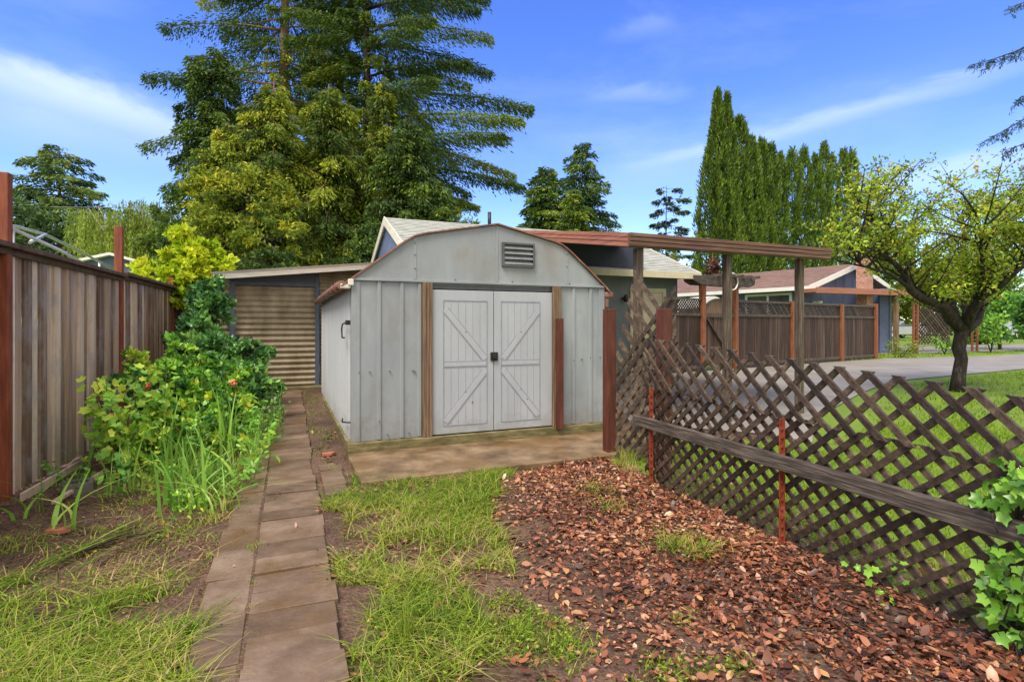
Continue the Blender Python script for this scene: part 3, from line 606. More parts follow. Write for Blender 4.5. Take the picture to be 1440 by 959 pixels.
for k in range(8):
    s_ = .1 + k * (PW - .25) / 7; b0, b1 = PP(s_, .03, zf + .0), PP(s_, 5.3, zf + SL * 5.27)
    mb = MB(); mb.hexa([b0, b0 + U * .045, b1 + U * .045, b1] + [p_ + Z * .098 for p_ in (b0, b0 + U * .045, b1 + U * .045, b1)]); mb.build('rafter', 'beam_under', pat)
for px, m_ in ((897.5, 'post_wood'), (1022.5, 'post_wood'), (1124, 'post_wood')):
    o_ = PC + V * .12; s_ = online(o_, U, px); q = o_ + U * s_; zb_ = g(q.y) - .1; mb = MB(); mb.box(q - U * .046 - V * .046 + Z * zb_, U * .092, V * .092, Z * (zf - zb_)); mb.build('post', m_, pat, .006)
# ------------------------------------------------------------------ our house behind the shed
HW = Vector((-.65, 11.43, 0))
def HP(s, t, z): return HW + U * s + V * t + Z * z
def shingles(mb, p0, du, dv, nu, nv):
    """p0 eave corner, du along the eave, dv up the slope: overlapping courses of tabs"""
    n = du.cross(dv).normalized(); n = n if n.z > 0 else -n
    for j in range(nv):
        off = random.random(); i = -1
        for i in range(-1, nu):
            u0 = min(1, max(0, (i + off) / nu)); u1 = min(1, max(0, (i + 1 + off) / nu))
            if u1 - u0 < 1e-4: continue
            a = p0 + du * u0 + dv * (j / nv); b = p0 + du * u1 + dv * (j / nv); c = p0 + du * u1 + dv * ((j + 1.1) / nv); d = p0 + du * u0 + dv * ((j + 1.1) / nv)
            mb.add([a + n * .016, b + n * .016, c + n * .002, d + n * .002, a, b], [(0, 1, 2, 3), (0, 4, 5, 1)], random.random())
house = thing('house', 'blue house with grey shingle gable roof behind the garden shed', 'house', HP(2, 0, .2))
hs0, hs1, hd, hz, hr = -1.40, 5.92, 3.6, 2.68, 4.20
mb = MB(); mb.box(HP(hs0 + .3, .4, .1), U * (hs1 - hs0 - .7), V * .12, Z * 2.72); mb.build('front_wall', 'house_grey_blue', house)
for s_, nm in ((hs0 + .06, 'gable_wall'), (hs1 - .42, 'gable_wall')):
    mb = MB(); rz = lambda t: hz - .02 + (hr - hz) * t / hd - .08
    mb.prism([HP(s_, .52, .1), HP(s_, 2 * hd - .4, .1), HP(s_, 2 * hd - .4, rz(.4)), HP(s_, hd, rz(hd)), HP(s_, .52, rz(.5))], U * .1); mb.build(nm, 'house_blue', house)
mb = MB(); mb.box(HP(hs0 + .4, 2 * hd - .5, .1), U * (hs1 - hs0 - .9), V * .1, Z * 2.6); mb.build('back_wall', 'house_blue', house)
for sg in (0, 1):
    e0 = HP(hs0, 0 if sg == 0 else 2 * hd, hz); rdg = HP(hs0, hd, hr); du = U * (hs1 - hs0); dv = rdg - e0; n = du.cross(dv).normalized(); n = n if n.z > 0 else -n
    mb = MB(); b = [e0, e0 + du, rdg + du, rdg]; mb.hexa([p_ - n * .07 for p_ in b] + b if sg == 0 else [p_ - n * .07 for p_ in b[::-1]] + b[::-1]); o = mb.build('roof', 'roof_edge', house)
    if sg == 0:
        mb = MB(); shingles(mb, e0, du, dv, 26, 24); mb.build('shingles', 'grey_shingle', o)
        mb = MB(); q = HP(1.35, hd - .5, hr - .25); mb.tube([q, q + Z * .52], .05, 10); mb.tube([q - Z * .02, q + Z * .06], .085, 10); mb.build('vent_pipe', 'black', o)
    for s_ in (hs0 - .03, hs1 + .005):
        mb = MB(); p0, p1 = (e0 - U * hs0 * 0), rdg; base = [Vector(e0) + U * (s_ - hs0), Vector(rdg) + U * (s_ - hs0)]
        mb.hexa([base[0] - Z * .20, base[0] - Z * .20 + U * .028, base[1] - Z * .20 + U * .028, base[1] - Z * .20, base[0] + Z * .03, base[0] + Z * .03 + U * .028, base[1] + Z * .03 + U * .028, base[1] + Z * .03]); mb.build('barge_board', 'roof_edge' , house)
mb = MB(); mb.box(HP(hs0, -.025, hz - .14), U * (hs1 - hs0), V * .025, Z * .16); mb.build('fascia', 'cream', house)
mb = MB(); s_ = online(HP(0, .02, 0), U, 905); mb.box(HP(.5, .02, hz + .06), U * (s_ - .5), V * .05, Z * .68); mb.build('shaded_infill', 'navy_shaded', house)  # panel added for the dark under the patio cover; shade is in its colour
so = online(HP(0, .38, 0), U, 886); s1_ = online(HP(0, .38, 0), U, 936)
mb = MB(); mb.box(HP(so, .36, .25), U * .1, V * .04, Z * 2.05); mb.box(HP(s1_ - .1, .36, .25), U * .1, V * .04, Z * 2.05); mb.box(HP(so + .1, .36, 2.2), U * (s1_ - so - .2), V * .04, Z * .10); d = mb.build('door_frame', 'cream', house)
mb = MB(); mb.box(HP(so + .1, .38, .25), U * (s1_ - so - .2), V * .03, Z * 1.95); mb.build('door', 'cream', house, .004)
q = HP(online(HP(0, .3, 0), U, 879), .33, 2.03); mb = MB(); mb.tube([q + V * .07, q - V * .06], .03, 8); mb.tube([q - V * .06 - Z * .09, q - V * .06 - Z * .02, q - V * .06 + Z * .09], [.04, .07, .03], 10); mb.build('porch_lamp', 'black', house)
# ------------------------------------------------------------------ neighbour's house
N0 = Vector((11.4, 20.7, 0)); WLd = Vector((-.558, .830, 0)); WRd = Vector((.830, .558, 0))
def NP(l, r_, z): return N0 + WLd * l + WRd * r_ + Z * z
nb = thing('house', 'neighbouring blue-grey house with brown shingle roof and brick chimney', 'house', NP(0, 0, .2))
ne, nr_, nd, nl = 2.86, 3.98, 8.0, 15.0
mb = MB(); mb.box(NP(.4, .45, 0), WLd * (nl - .8), WRd * .1, Z * 2.85); mb.build('front_wall', 'house_blue', nb)
mb = MB(); k_ = (nr_ - ne) / (nd / 2); mb.prism([NP(.4, .55, 0), NP(.4, nd - .4, 0), NP(.4, nd - .4, ne + k_ * .4 - .1), NP(.4, nd / 2, nr_ - .1), NP(.4, .55, ne + k_ * .5 - .1)], WLd * .1); gw = mb.build('gable_wall', 'house_blue', nb)
for r_ in (2.9, 3.6, 4.4, 5.1): mb = MB(); mb.box(NP(.385, r_, 2.3), WLd * .014, WRd * .05, Z * (1.3 - abs(r_ - 4) * .28)); mb.build('batten', 'dark_blue', gw)
for sg in (0, 1):
    e0 = NP(0, 0 if sg == 0 else nd, ne); rg = NP(0, nd / 2, nr_); du = WLd * nl; dv = rg - e0; n = du.cross(dv).normalized(); n = n if n.z > 0 else -n
    b = [e0, e0 + du, rg + du, rg]; mb = MB(); mb.hexa([p_ - n * .08 for p_ in b] + b if du.cross(dv).z > 0 else [p_ - n * .08 for p_ in b[::-1]] + b[::-1]); o = mb.build('roof', 'brown_shingle', nb)
    if sg == 0:
        mb = MB(); shingles(mb, e0, du, dv, 44, 26); mb.build('shingles', 'brown_shingle', o)
        for l_, t_, sz in ((9.3, .78, .16), (12.2, .55, .12)):
            mb = MB(); q = e0 + du * (l_ / nl) + dv * t_; mb.box(q, WLd * sz * 2.2, WRd * sz * 1.4, Z * .16); mb.build('roof_vent', 'brown_shingle', o, .01)
        q = e0 + du * (13.6 / nl) + dv * .55; mb = MB(); mb.tube([q, q + Z * .55], .11, 10); mb.tube([q + Z * .55, q + Z * .62, q + Z * .78], [.19, .19, .03], 10); mb.build('flue', 'metal', o)
    mb = MB(); off = -WLd * .03; mb.hexa([e0 + off - Z * .17, e0 - Z * .17, rg - Z * .17, rg + off - Z * .17, e0 + off + Z * .04, e0 + Z * .04, rg + Z * .04, rg + off + Z * .04]); mb.build('barge_board', 'white', nb)
mb = MB(); mb.box(NP(-.02, -.03, ne - .13), WLd * nl, WRd * .03, Z * .15); mb.build('fascia', 'white', nb)
for l0, l1, zt_ in ((.9, 2.95, 2.69), (4.3, 5.0, 2.60)):
    mb = MB(); f_ = .10; zb_ = 1.25
    mb.box(NP(l0, .40, zb_), WLd * f_, WRd * .06, Z * (zt_ - zb_)); mb.box(NP(l1 - f_, .40, zb_), WLd * f_, WRd * .06, Z * (zt_ - zb_)); mb.box(NP(l0 + f_, .40, zt_ - f_), WLd * (l1 - l0 - 2 * f_), WRd * .06, Z * f_); mb.box(NP(l0 + f_, .40, zb_), WLd * (l1 - l0 - 2 * f_), WRd * .06, Z * f_)
    mb.box(NP((l0 + l1) / 2 - .04, .41, zb_ + f_), WLd * .08, WRd * .05, Z * (zt_ - zb_ - 2 * f_)); wn = mb.build('window', 'white', nb)
    mb = MB(); mb.box(NP(l0 + f_, .435, zb_ + f_), WLd * (l1 - l0 - 2 * f_), WRd * .01, Z * (zt_ - zb_ - 2 * f_)); mb.build('pane', 'glass', wn)
mb = MB(); mb.cbox(Vector((14.5, 22.2, 0)), WRd, .55, 0, WLd, .4, 4.45); mb.cbox(Vector((14.5, 22.2, 4.45)), WRd, .64, 0, WLd, .48, .12); mb.build('chimney', 'brick', nb)
q = NP(.34, .9, 2.28); mb = MB(); mb.tube([q, q - WLd * .18], .05, 8); mb.tube([q - WLd * .18 + Z * .04, q - WLd * .32 - Z * .05], [.05, .11], 10); mb.build('floodlight', 'white', nb)
# side wing beyond, blue siding with a corner board
wq = Vector((15.4, 22.6, 0)); mb = MB(); mb.box(wq, Vector((.50, .11, 0)), Vector((-.8, 3.5, 0)), Z * 2.9); mb.build('side_wing', 'house_blue', nb)
mb = MB(); mb.box(wq + Vector((.46, .07, 0)), Vector((.12, .03, 0)), Vector((-.05, .2, 0)), Z * 2.88); mb.build('corner_board', 'blue_trim', nb)
# porch cover of the neighbour
pc = thing('porch_cover', 'flat reddish porch cover on thin posts in front of the neighbouring house', 'porch cover', (11.6, 20.7, .2))
p0, p1 = at(1147, 403, 20.2), at(1382, 410.5, 23.9); p1.z = p0.z; dvec = p1 - p0; bk = Vector((-dvec.y, dvec.x, 0)).normalized() * .8
mb = MB(); b = [p0 - Z * .2, p1 - Z * .2, p1 + bk - Z * .2, p0 + bk - Z * .2]; mb.hexa(b + [p_ + Z * .14 for p_ in b]); mb.build('roof', 'fascia_wood', pc)
mb = MB(); o_ = -bk.normalized() * .05; b = [p0 + o_ - Z * .24, p1 + o_ - Z * .24, p1 - Z * .24, p0 - Z * .24]; mb.hexa(b + [p_ + Z * .22 for p_ in b]); mb.build('fascia', 'fascia_wood', pc, .004)
for px in (1260, 1284.5, 1290, 1367, 1374):
    o_ = p0 + bk.normalized() * .1; o_ = Vector((o_.x, o_.y, 0)); dd = dvec.normalized(); s_ = online(o_, dd, px); q = o_ + dd * s_; wd = .15 if px == 1260 else .07
    mb = MB(); mb.cbox(q + Z * .1, dd, wd, 0, bk.normalized(), wd, p0.z - .30); mb.build('post', 'orange_post' if px != 1260 else 'jamb_wood', pc)
for pxs in ((1284.5, 1290), (1367, 1374)):
    dd = dvec.normalized(); o_ = Vector((p0.x, p0.y, 0)) + bk.normalized() * .1; qa, qb = o_ + dd * online(o_, dd, pxs[0]), o_ + dd * online(o_, dd, pxs[1])
    for k in range(9): mb = MB(); mb.bar(qa + Z * (.4 + k * .26), qb + Z * (.4 + k * .26 + (.12 if k % 2 else -.05)), .03, .02); mb.build('rung', 'orange_post', pc)
tr = thing('trellis_panel', 'dark diamond trellis panel standing on the far lawn beyond the porch', 'trellis', at(1311, 478, 30) )
q0, q1 = at(1288, 0, 30), at(1334, 0, 30.6); q0.z = q1.z = .3; dd = (q1 - q0); wd = dd.length; dd.normalize(); nn = Vector((dd.y, -dd.x, 0))
for nm, an in (('slat_layer', R(45)), ('slat_layer', R(-45))):
    mb = lattice('x', None, None, lambda x, o, y: q0 + dd * x + nn * o + Z * y, [(0, 0), (wd, 0), (wd, 2.1), (0, 2.1)], an, .16, .07, .02, 0 if an > 0 else .022, None, jit=0); mb.build(nm, 'lattice_wood', tr)
for q_ in (q0, q1): mb = MB(); mb.bar(q_ - Z * .2, q_ + Z * 2.2, .1, .1); mb.build('post', 'lattice_wood', tr)
# ------------------------------------------------------------------ neighbour's fence, arbor, gate
K1 = Vector((12.83, 19.06, 0)); KD = Vector((-.837, -.547, 0)); KN = Vector((.547, -.837, 0))
def KP(s, o, z): return K1 + KD * s + KN * o + Z * z
kf = thing('privacy_fence', 'dark brown board privacy fence with lattice top and orange posts', 'fence', KP(3, 0, .2))
ks = {px: online(K1, KD, px) for px in (1230, 1182, 1113, 1033, 987, 935)}
seq = [1230, 1182, 1113, 1033]
def kpanel(s0, s1):
    mb = MB(); s = s0
    while s < s1 - .01:
        w_ = min(.14, s1 - s); mb.box(KP(s, -.01, .34), KD * (w_ - .006), KN * .02, Z * 1.27, random.random() ** 1.6); s += w_
    mb.build('board_panel', 'fence_dark', kf)
    mb = MB(); 
    for nm_, o_, z_, w_, h_ in (('middle_rail', -.04, 1.61, .08, .07), ('top_rail', -.04, 2.0, .08, .06), ('bottom_rail', -.03, .27, .07, .08), ('kickboard', -.02, .1, .03, .168)): mb = MB(); mb.box(KP(s0, o_, z_), KD * (s1 - s0), KN * w_, Z * h_); mb.build(nm_, 'post_wood', kf)
    reg = [(s0, 1.68), (s1, 1.68), (s1, 2.0), (s0, 2.0)]
    pt = lambda x, o, y: KP(x, o, y)
    m1 = lattice('x', None, None, pt, reg, R(45), .066, .036, .008, 0, None, jit=0); m2 = lattice('x', None, None, pt, reg, R(-45), .066, .036, .008, -.012, None, jit=0)
    n = len(m1.v); m1.v += m2.v; m1.t += m2.t; m1.f += [[i + n for i in f] for f in m2.f]; m1.m += m2.m; m1.sm += m2.sm; m1.build('lattice_top', 'lattice_wood', kf)
for a_, b_ in zip(seq, seq[1:]): kpanel(ks[a_] + .05, ks[b_] - .05)
kpanel(ks[987] + .05, ks[935])
for px, h_ in ((1230, 2.12), (1182, 2.06), (1113, 2.08)):
    mb = MB(); mb.cbox(KP(ks[px], .03, .1), KD, .13, 0, KN, .12, h_ - .1); mb.build('post', 'orange_post', kf, .006)
ar = thing('garden_arbor', 'wooden arbor of two orange posts and stubby grey beams over the gate', 'arbor', KP(ks[1033], 0, .2))
for px in (1033, 987): mb = MB(); mb.cbox(KP(ks[px], .02, .1), KD, .13, 0, KN, .13, 2.34); mb.build('post', 'orange_post', ar, .006)
for o in (.14, -.16):
    mb = MB(); s0, s1 = online(K1, KD, 1053), online(K1, KD, 968); mb.prism([KP(s0, o, 2.62), KP(s0 + .03, o, 2.48), KP(s0 + .25, o, 2.40), KP(s1 - .25, o, 2.40), KP(s1 - .03, o, 2.48), KP(s1, o, 2.62)], KN * .06); mb.build('beam', 'rail_wood', ar)
for k in range(5):
    s_ = online(K1, KD, 1048) + k * .36; mb = MB(); mb.box(KP(s_, -.45, 2.622), KD * .08, KN * .9, Z * .07); mb.build('cross_slat', 'rail_wood', ar)
gt = thing('garden_gate', 'board gate with diagonal brace and arched top under the arbor', 'gate', KP(ks[1033] + .6, 0, .2))
s0, s1 = ks[1033] + .09, ks[987] - .09; mb = MB(); s = s0
while s < s1 - .01: w_ = min(.13, s1 - s); mb.box(KP(s, -.02, .32), KD * (w_ - .005), KN * .02, Z * 1.29, random.random()); s += w_
mb.build('board_panel', 'fence_dark', gt)
mb = MB(); mb.bar(KP(s0 + .05, .02, .42), KP(s1 - .05, .02, 1.55), .10, .03, KN); mb.box(KP(s0, .0, 1.58), KD * (s1 - s0), KN * .04, Z * .10); mb.build('brace', 'post_wood', gt)
mb = MB(); cm = (s0 + s1) / 2; rad = (s1 - s0) / 2; arc = [KP(cm + rad * math.cos(math.pi * k / 14), -.015, 1.68 + rad * .62 * math.sin(math.pi * k / 14)) for k in range(15)]
mb.prism(arc, KN * .03); mb.build('arched_panel', 'jamb_wood', gt)
mb = MB()
for k in range(14):
    a_, b_ = arc[k], arc[k + 1]; mb.bar(a_ + KN * .02, b_ + KN * .02, .05, .06, KN)
mb.build('arch_trim', 'post_wood', gt)
cn = thing('canopy', 'white rounded canopy top showing behind the arched gate', 'canopy', at(1000, 470, 18))
mb = MB(); q = at(1003, 440, 18); q.z = 0; mb.smooth = True; rr = .52; ring = []
pts = [(rr * math.cos(math.pi * k / 16), rr * .75 * math.sin(math.pi * k / 16)) for k in range(17)]
mb.add([q + U * x + Z * (1.95 + y) for x, y in pts] + [q + U * x * 1.02 + V * 1.2 + Z * (1.95 + y) for x, y in pts], [(k, k + 1, 18 + k, 17 + k) for k in range(16)]); mb.smooth = False; mb.add([q + U * x + Z * (1.95 + y) for x, y in pts], [tuple(range(17))])
mb.build('cover', 'white', cn)
for x in (-.5, .5):
    for y in (0, 1.15): mb = MB(); mb.tube([q + U * x + V * y + Z * .2, q + U * x + V * y + Z * 1.97], .02, 6); mb.build('leg', 'metal', cn)
rg_ = KP((ks[1033] + ks[987]) / 2 - .28, .0, 2.52); mb = MB(); mb.tube([rg_ + KD * .22 * math.cos(2 * math.pi * k / 24) + Z * .22 * math.sin(2 * math.pi * k / 24) + KN * .22 for k in range(25)], .02, 8, cap=False)
tag(mb.build('hoop', 'white', None, loc=tuple(rg_)), 'white hoop hung on the arbor beam over the gate', 'hoop')
# ------------------------------------------------------------------ things beyond the left fence
mf = thing('pipe_frame', 'silver pipe frame of an awning showing above the left fence', 'frame', at(90, 560, 7.5))
def apx(*l): return [at(*p) for p in l]
for pts in (((-60, 305, 6.5), (24, 319, 7.6), (64, 330, 8.4), (140, 368, 11), (190, 395, 12.5)), ((-60, 290, 5.2), (18, 322, 7.0), (84, 352, 7.6), (120, 372, 7.9)), ((64, 330, 8.4), (42, 341, 7.2))):
    mb = MB(); mb.tube(apx(*pts), .022, 8); mb.build('pipe', 'metal', mf)
for px, Y in ((140, 11), (18, 7.0)):
    p = at(px, 368 if px == 140 else 322, Y); mb = MB(); mb.tube([p, Vector((p.x, p.y, .1))], .022, 8); mb.build('pole', 'metal', mf)
bh = thing('cottage', 'small pale blue gabled roof peeking over the left fence', 'house', at(165, 470, 24))
q = at(158, 356, 24); ub, vb = Vector((.97, .24, 0)), Vector((-.24, .97, 0))
wq_ = 2.1; zq = q.z
mb = MB(); mb.prism([q - ub * wq_ - Z * (zq - .1), q + ub * wq_ - Z * (zq - .1), q + ub * wq_ - Z * .62, q - Z * .08, q - ub * wq_ - Z * .62], vb * 4); mb.build('walls', 'house_blue', bh)
for sg in (1, -1):
    mb = MB(); a_, b_ = q - vb * .3, q + ub * (wq_ + .5) * sg - Z * .72 - vb * .3; d_ = vb * 4.6; bb = [a_, b_, b_ + d_, a_ + d_]
    if sg < 0: bb = bb[::-1]
    mb.hexa([p_ - Z * .12 for p_ in bb] + bb); mb.build('roof', 'white', bh)
for k, (ya, yb) in enumerate(((284, 289), (292, 296), (298, 301))):
    a_, b_ = at(-200, ya - 4, 34), at(330, yb + 2, 36); pts = [a_.lerp(b_, t / 12) - Z * (.25 * math.sin(math.pi * t / 12)) for t in range(13)]
    mb = MB(); mb.tube(pts, .022, 5)
    tag(mb.build('utility_wire', 'louvre_grey', None, loc=tuple(a_)), ('uppermost of three thin utility wires crossing the dark conifer', 'middle one of three utility wires crossing the dark conifer', 'lowest of three utility wires crossing the dark conifer')[k], 'wire', 'overhead wires beyond the left fence')
# ------------------------------------------------------------------ cars
def car(loc, yaw, label, mat):
    c = thing('parked_car', label, 'car', loc); c.rotation_euler = (0, 0, yaw)
    def part(mb, name, m_): 
        o = mb.build(name, m_, None, .02); o.parent = c; o.location = (0, 0, 0); return o
    prof_ = [(-2.2, .35), (-2.25, .75), (-2.1, .95), (-1.2, 1.02), (-.5, 1.48), (.9, 1.52), (1.7, 1.05), (2.15, .98), (2.25, .6), (2.2, .35)]
    mb = MB(); mb.prism([Vector((x, -.88, z)) for x, z in prof_], Vector((0, 1.76, 0))); part(mb, 'body', mat)
    mb = MB(); mb.prism([Vector((x, -.90, z)) for x, z in ((-1.0, 1.05), (-.45, 1.40), (.85, 1.43), (1.45, 1.08))], Vector((0, 1.80, 0))); part(mb, 'side_windows', 'glass')
    for x in (-1.4, 1.4):
        for y in (-.9, .72):
            mb = MB(); mb.tube([Vector((x, y, .33)), Vector((x, y + .18, .33))], .33, 18); w_ = part(mb, 'wheel', 'tyre')
            mb = MB(); mb.tube([Vector((x, y - .01, .33)), Vector((x, y + .19, .33))], .2, 14); r_ = mb.build('rim', 'metal', None); r_.parent = w_; r_.location = (0, 0, 0)
p = at(1262, 470, 48); car((p.x, p.y, .2), R(12), 'silver car parked on the far street between the porch posts', 'car_silver')
p = at(1436, 470, 46); car((p.x, p.y, .2), R(8), 'pale car parked beneath trees at the right edge', 'car_silver')
# ------------------------------------------------------------------ small things on the ground
q = G(108, 692); cb = thing('concrete_block', 'grey hollow concrete block lying by the foot of the left fence', 'block', tuple(q)); mb = MB()
du_, dv_ = Vector((.80, .6, 0)), Vector((-.6, .80, 0))
for a_, b_, w_, d_ in ((0, 0, .21, .035), (0, .155, .21, .035), (0, .035, .035, .12), (.175, .035, .035, .12)): mb.box(q + du_ * (a_ - .1) + dv_ * (b_ - .1) - Z * .05, du_ * w_, dv_ * d_, Z * .14)
mb.build('block_body', 'stone_grey', cb, .006)
for k, (a_, b_, lab) in enumerate((((30, 705), (120, 655), 'old grey board lying along the base of the fence'), ((75, 712), (150, 668), 'thin weathered stick lying beside the hollow block'))):
    p_, r2_ = G(*a_), G(*b_); mb = MB(); mb.bar(p_ + Z * .03, r2_ + Z * .05, .07 if k == 0 else .03, .025 if k == 0 else .03, tone=.7); tag(mb.build('plank' if k == 0 else 'stick', 'fence_board', None, .004, loc=tuple(p_)), lab, 'plank' if k == 0 else 'stick')
for px, py, rz_, lab in ((462, 640, .6, 'red brick fragment lying beside the path near the shed corner'), (83, 748, .2, 'flat orange brick chip lying on the bare soil of the bed')):
    q = G(px, py); c_, s_ = math.cos(rz_), math.sin(rz_); a_, b_ = Vector((c_, s_, 0)), Vector((-s_, c_, 0)); mb = MB(); mb.prism([q - a_ * .07 - b_ * .03, q + a_ * .02 - b_ * .045, q + a_ * .075 - b_ * .01, q + a_ * .05 + b_ * .03, q - a_ * .06 + b_ * .025], Z * .03)
    tag(mb.build('brick_piece', 'brick_red', None, .004, loc=tuple(q)), lab, 'brick')
#PART3
# ================================================================== VEGETATION
def limb(mb, pts, r0, r1, n=7):
    k = len(pts) - 1; mb.tube(pts, [r0 + (r1 - r0) * (i / k) ** .8 for i in range(k + 1)], n)
def trunk_pts(x, y, z0, z1, lean=(0, 0), wob=.1, n=7):
    return [Vector((x + lean[0] * t + (random.gauss(0, wob) if 0 < i else 0), y + lean[1] * t + (random.gauss(0, wob) if 0 < i else 0), z0 + (z1 - z0) * t)) for i, t in ((i, i / n) for i in range(n + 1))]
def conifer(name, label, x, y, top, z_low, rad, mat, bark, tr=.25, nb=90, per=150, droop=.25, L=.22, W=.05, group=None, azf=None, lean=(0, 0), tones=(.15, .75), bare=.25, hang=.5, spread=.22, rtop=.12, zbase=.1, loclen=(.65, 1.0), power=.8):
    t = thing(name, label, 'tree', (x, y, zbase), group)
    mb = MB(); pts = trunk_pts(x, y, zbase - .1, top, lean, .03 * tr / .25); limb(mb, pts, tr, tr * .12, 10); mb.build('trunk', bark, t)
    P, D, T, S = [], [], [], []; lb = MB()
    for i in range(nb):
        f = (i + random.random()) / nb; z = z_low + (top - z_low) * f; az = i * 2.399 + random.gauss(0, .3)
        le = (rad * (1 - f) ** power + rad * rtop) * random.uniform(*loclen)
        if azf: le *= azf(az, z)
        if le < .15: continue
        tx = x + lean[0] * (z - zbase) / (top - zbase); ty = y + lean[1] * (z - zbase) / (top - zbase)
        o = np.array([tx, ty, z]); dh = np.array([math.cos(az), math.sin(az), 0]); side = np.array([-dh[1], dh[0], 0])
        up = random.uniform(-.05, .18)
        cur = lambda q: o + dh * le * q + np.array([0, 0, 1]) * le * (up * q - droop * q ** 2 * 1.1 + .12 * droop * q ** 4)
        cs = [Vector(cur(q)) for q in (0, .35, .7, 1)]
        limb(lb, cs, max(.012, le * .016), .006, 4)
        m = int(per * le / rad * random.uniform(.7, 1.2)) + 8
        q = bare + (1 - bare) * rng.random(m) ** .8; c = np.array([cur(a) for a in q])
        w = rng.normal(0, 1, m) * spread * le * (1.05 - q) ** .6 * .8 + rng.normal(0, .04, m)
        c = c + side * w[:, None]; c[:, 2] -= np.abs(w) * droop * .8 + np.abs(rng.normal(0, 1, m)) * hang * L
        sgn = np.sign(w)[:, None]
        d = dh * .8 + side * sgn * .8 + rng.normal(0, .35, (m, 3)); d[:, 2] -= .35 + hang * .5
        P.append(c); D.append(d); tb = random.uniform(*tones); T.append(tb + rng.normal(0, .13, m) + .10 * (q - .6)); S.append(rng.uniform(.7, 1.3, m))
    lb.build('branches', bark, t)
    P = np.concatenate(P); D = np.concatenate(D); T = np.concatenate(T); S = np.concatenate(S)
    leaves('crown', mat, t, P, D, L * S, W * S, T)
    return t
def blob_tree(name, label, cat, x, y, lobes, mat, bark, n, L, W, clump=.32, per=60, tones=(.1, .8), tr=.15, group=None, droop=0., zbase=.1, shape='diamond', limbs=True, part='crown', fill=.55):
    """lobes: (dx, dy, z, rx, ry, rz); leaves gather in many small uneven clumps through each lobe"""
    t = thing(name, label, cat, (x, y, zbase)); 
    if group: t['group'] = group
    vol = sum(l[3] * l[5] for l in lobes); P, D, T = [], [], []; lb = MB()
    if limbs:
        zc = min(l[2] for l in lobes); limb(lb, trunk_pts(x, y, zbase - .1, zc, (0, 0), .04, 5), tr, tr * .6, 8)
    for dx, dy, z, rx, ry, rz in lobes:
        c0 = np.array([x + dx, y + dy, z]); k = max(3, int(n * (rx * rz / vol) / per))
        dirs = rdir(k); rr = fill + (1.08 - fill) * rng.random(k) ** .5; cc = c0 + dirs * rr[:, None] * np.array([rx, ry, rz])
        cr = clump * min(rx, rz) * rng.uniform(.55, 1.35, k)
        if limbs:
            s0 = Vector((x, y, zc - (zc - zbase) * .25)); mid = s0.lerp(Vector(c0), .6) + Vector((0, 0, .1)); limb(lb, [s0, mid, Vector(c0)], tr * .45, tr * .2, 5)
            for j in range(0, k, 3): limb(lb, [Vector(c0), Vector(c0).lerp(Vector(cc[j]), .5) + Vector((0, 0, .04)), Vector(cc[j])], tr * .16, tr * .04, 4)
        for j in range(k):
            m = int(per * rng.uniform(.5, 1.5)); off = rdir(m) * (rng.random((m, 1)) ** .45) * cr[j] * np.array([1, 1, .75])
            P.append(cc[j] + off); d = rdir(m) + dirs[j] * .5; d[:, 2] -= droop; D.append(d); tb = rng.uniform(*tones); T.append(tb + rng.normal(0, .13, m))
    if limbs: lb.build('trunk', bark, t)
    P = np.concatenate(P); D = np.concatenate(D); T = np.concatenate(T)
    leaves(part, mat, t, P, D, L * rng.uniform(.65, 1.3, len(P)), W * rng.uniform(.7, 1.3, len(P)), T, shape)
    return t
def pxl(px, py, Y, w, h, dy=0, yy=None):              # a lobe from its place and half-sizes in the photograph, at a real distance
    p = at(px, py, Y + dy); s = Y / F; return (p.x, p.y, p.z, w * s, (yy or (w * s + h * s) / 2), h * s)
def lobes_at(x, y, ls): return [(a - x, b - y, c, d, e, f) for a, b, c, d, e, f in ls]
GRW = 'tall redwoods behind the lean-to'
def xat(px, Y): return (px - CX) / F * Y
conifer('redwood_tree', 'tall redwood with thick tan trunk, leftmost of the tall redwoods', xat(401, 22), 22, 24, 3.6, 4.6, 'lf_redwood', 'bark_tan', .36, 185, 1500, .20, .17, .042, GRW, azf=lambda a, z: (.22 if math.sin(a) < -.5 else 1.0) * (.8 if math.cos(a) > .3 else 1.05), tones=(.1, .8), hang=.9, bare=.2, power=.5, rtop=.2, loclen=(.55, 1.05))
conifer('redwood_tree', 'redwood with slim straight reddish trunk between two thicker redwoods', xat(475, 23), 23, 25, 5, 2.6, 'lf_redwood', 'bark_red', .24, 90, 1000, .25, .17, .04, GRW, azf=lambda a, z: .25 if math.sin(a) < -.5 else 1.0, tones=(.1, .8), hang=.8, loclen=(.4, 1))
conifer('redwood_tree', 'tall redwood with dark trunk and long layered boughs reaching right', xat(516, 21.5), 21.5, 25, 3.2, 5.2, 'lf_redwood', 'bark_dark', .27, 165, 2400, .17, .17, .042, GRW, azf=lambda a, z: 1.0 + .16 * math.cos(a) if math.cos(a) > .2 and math.sin(a) > -.75 else (.25 if math.sin(a) < -.5 else .62), tones=(.12, .70), hang=.9, bare=.16, loclen=(.55, 1.05), spread=.16, power=.42, rtop=.2)
conifer('redwood_tree', 'thin young redwood stem squeezed in just right of the thick tan trunk', xat(452, 24), 24, 22, 8, 1.5, 'lf_redwood', 'bark_dark', .13, 40, 330, .3, .16, .04, GRW, tones=(.1, .7), hang=.8)
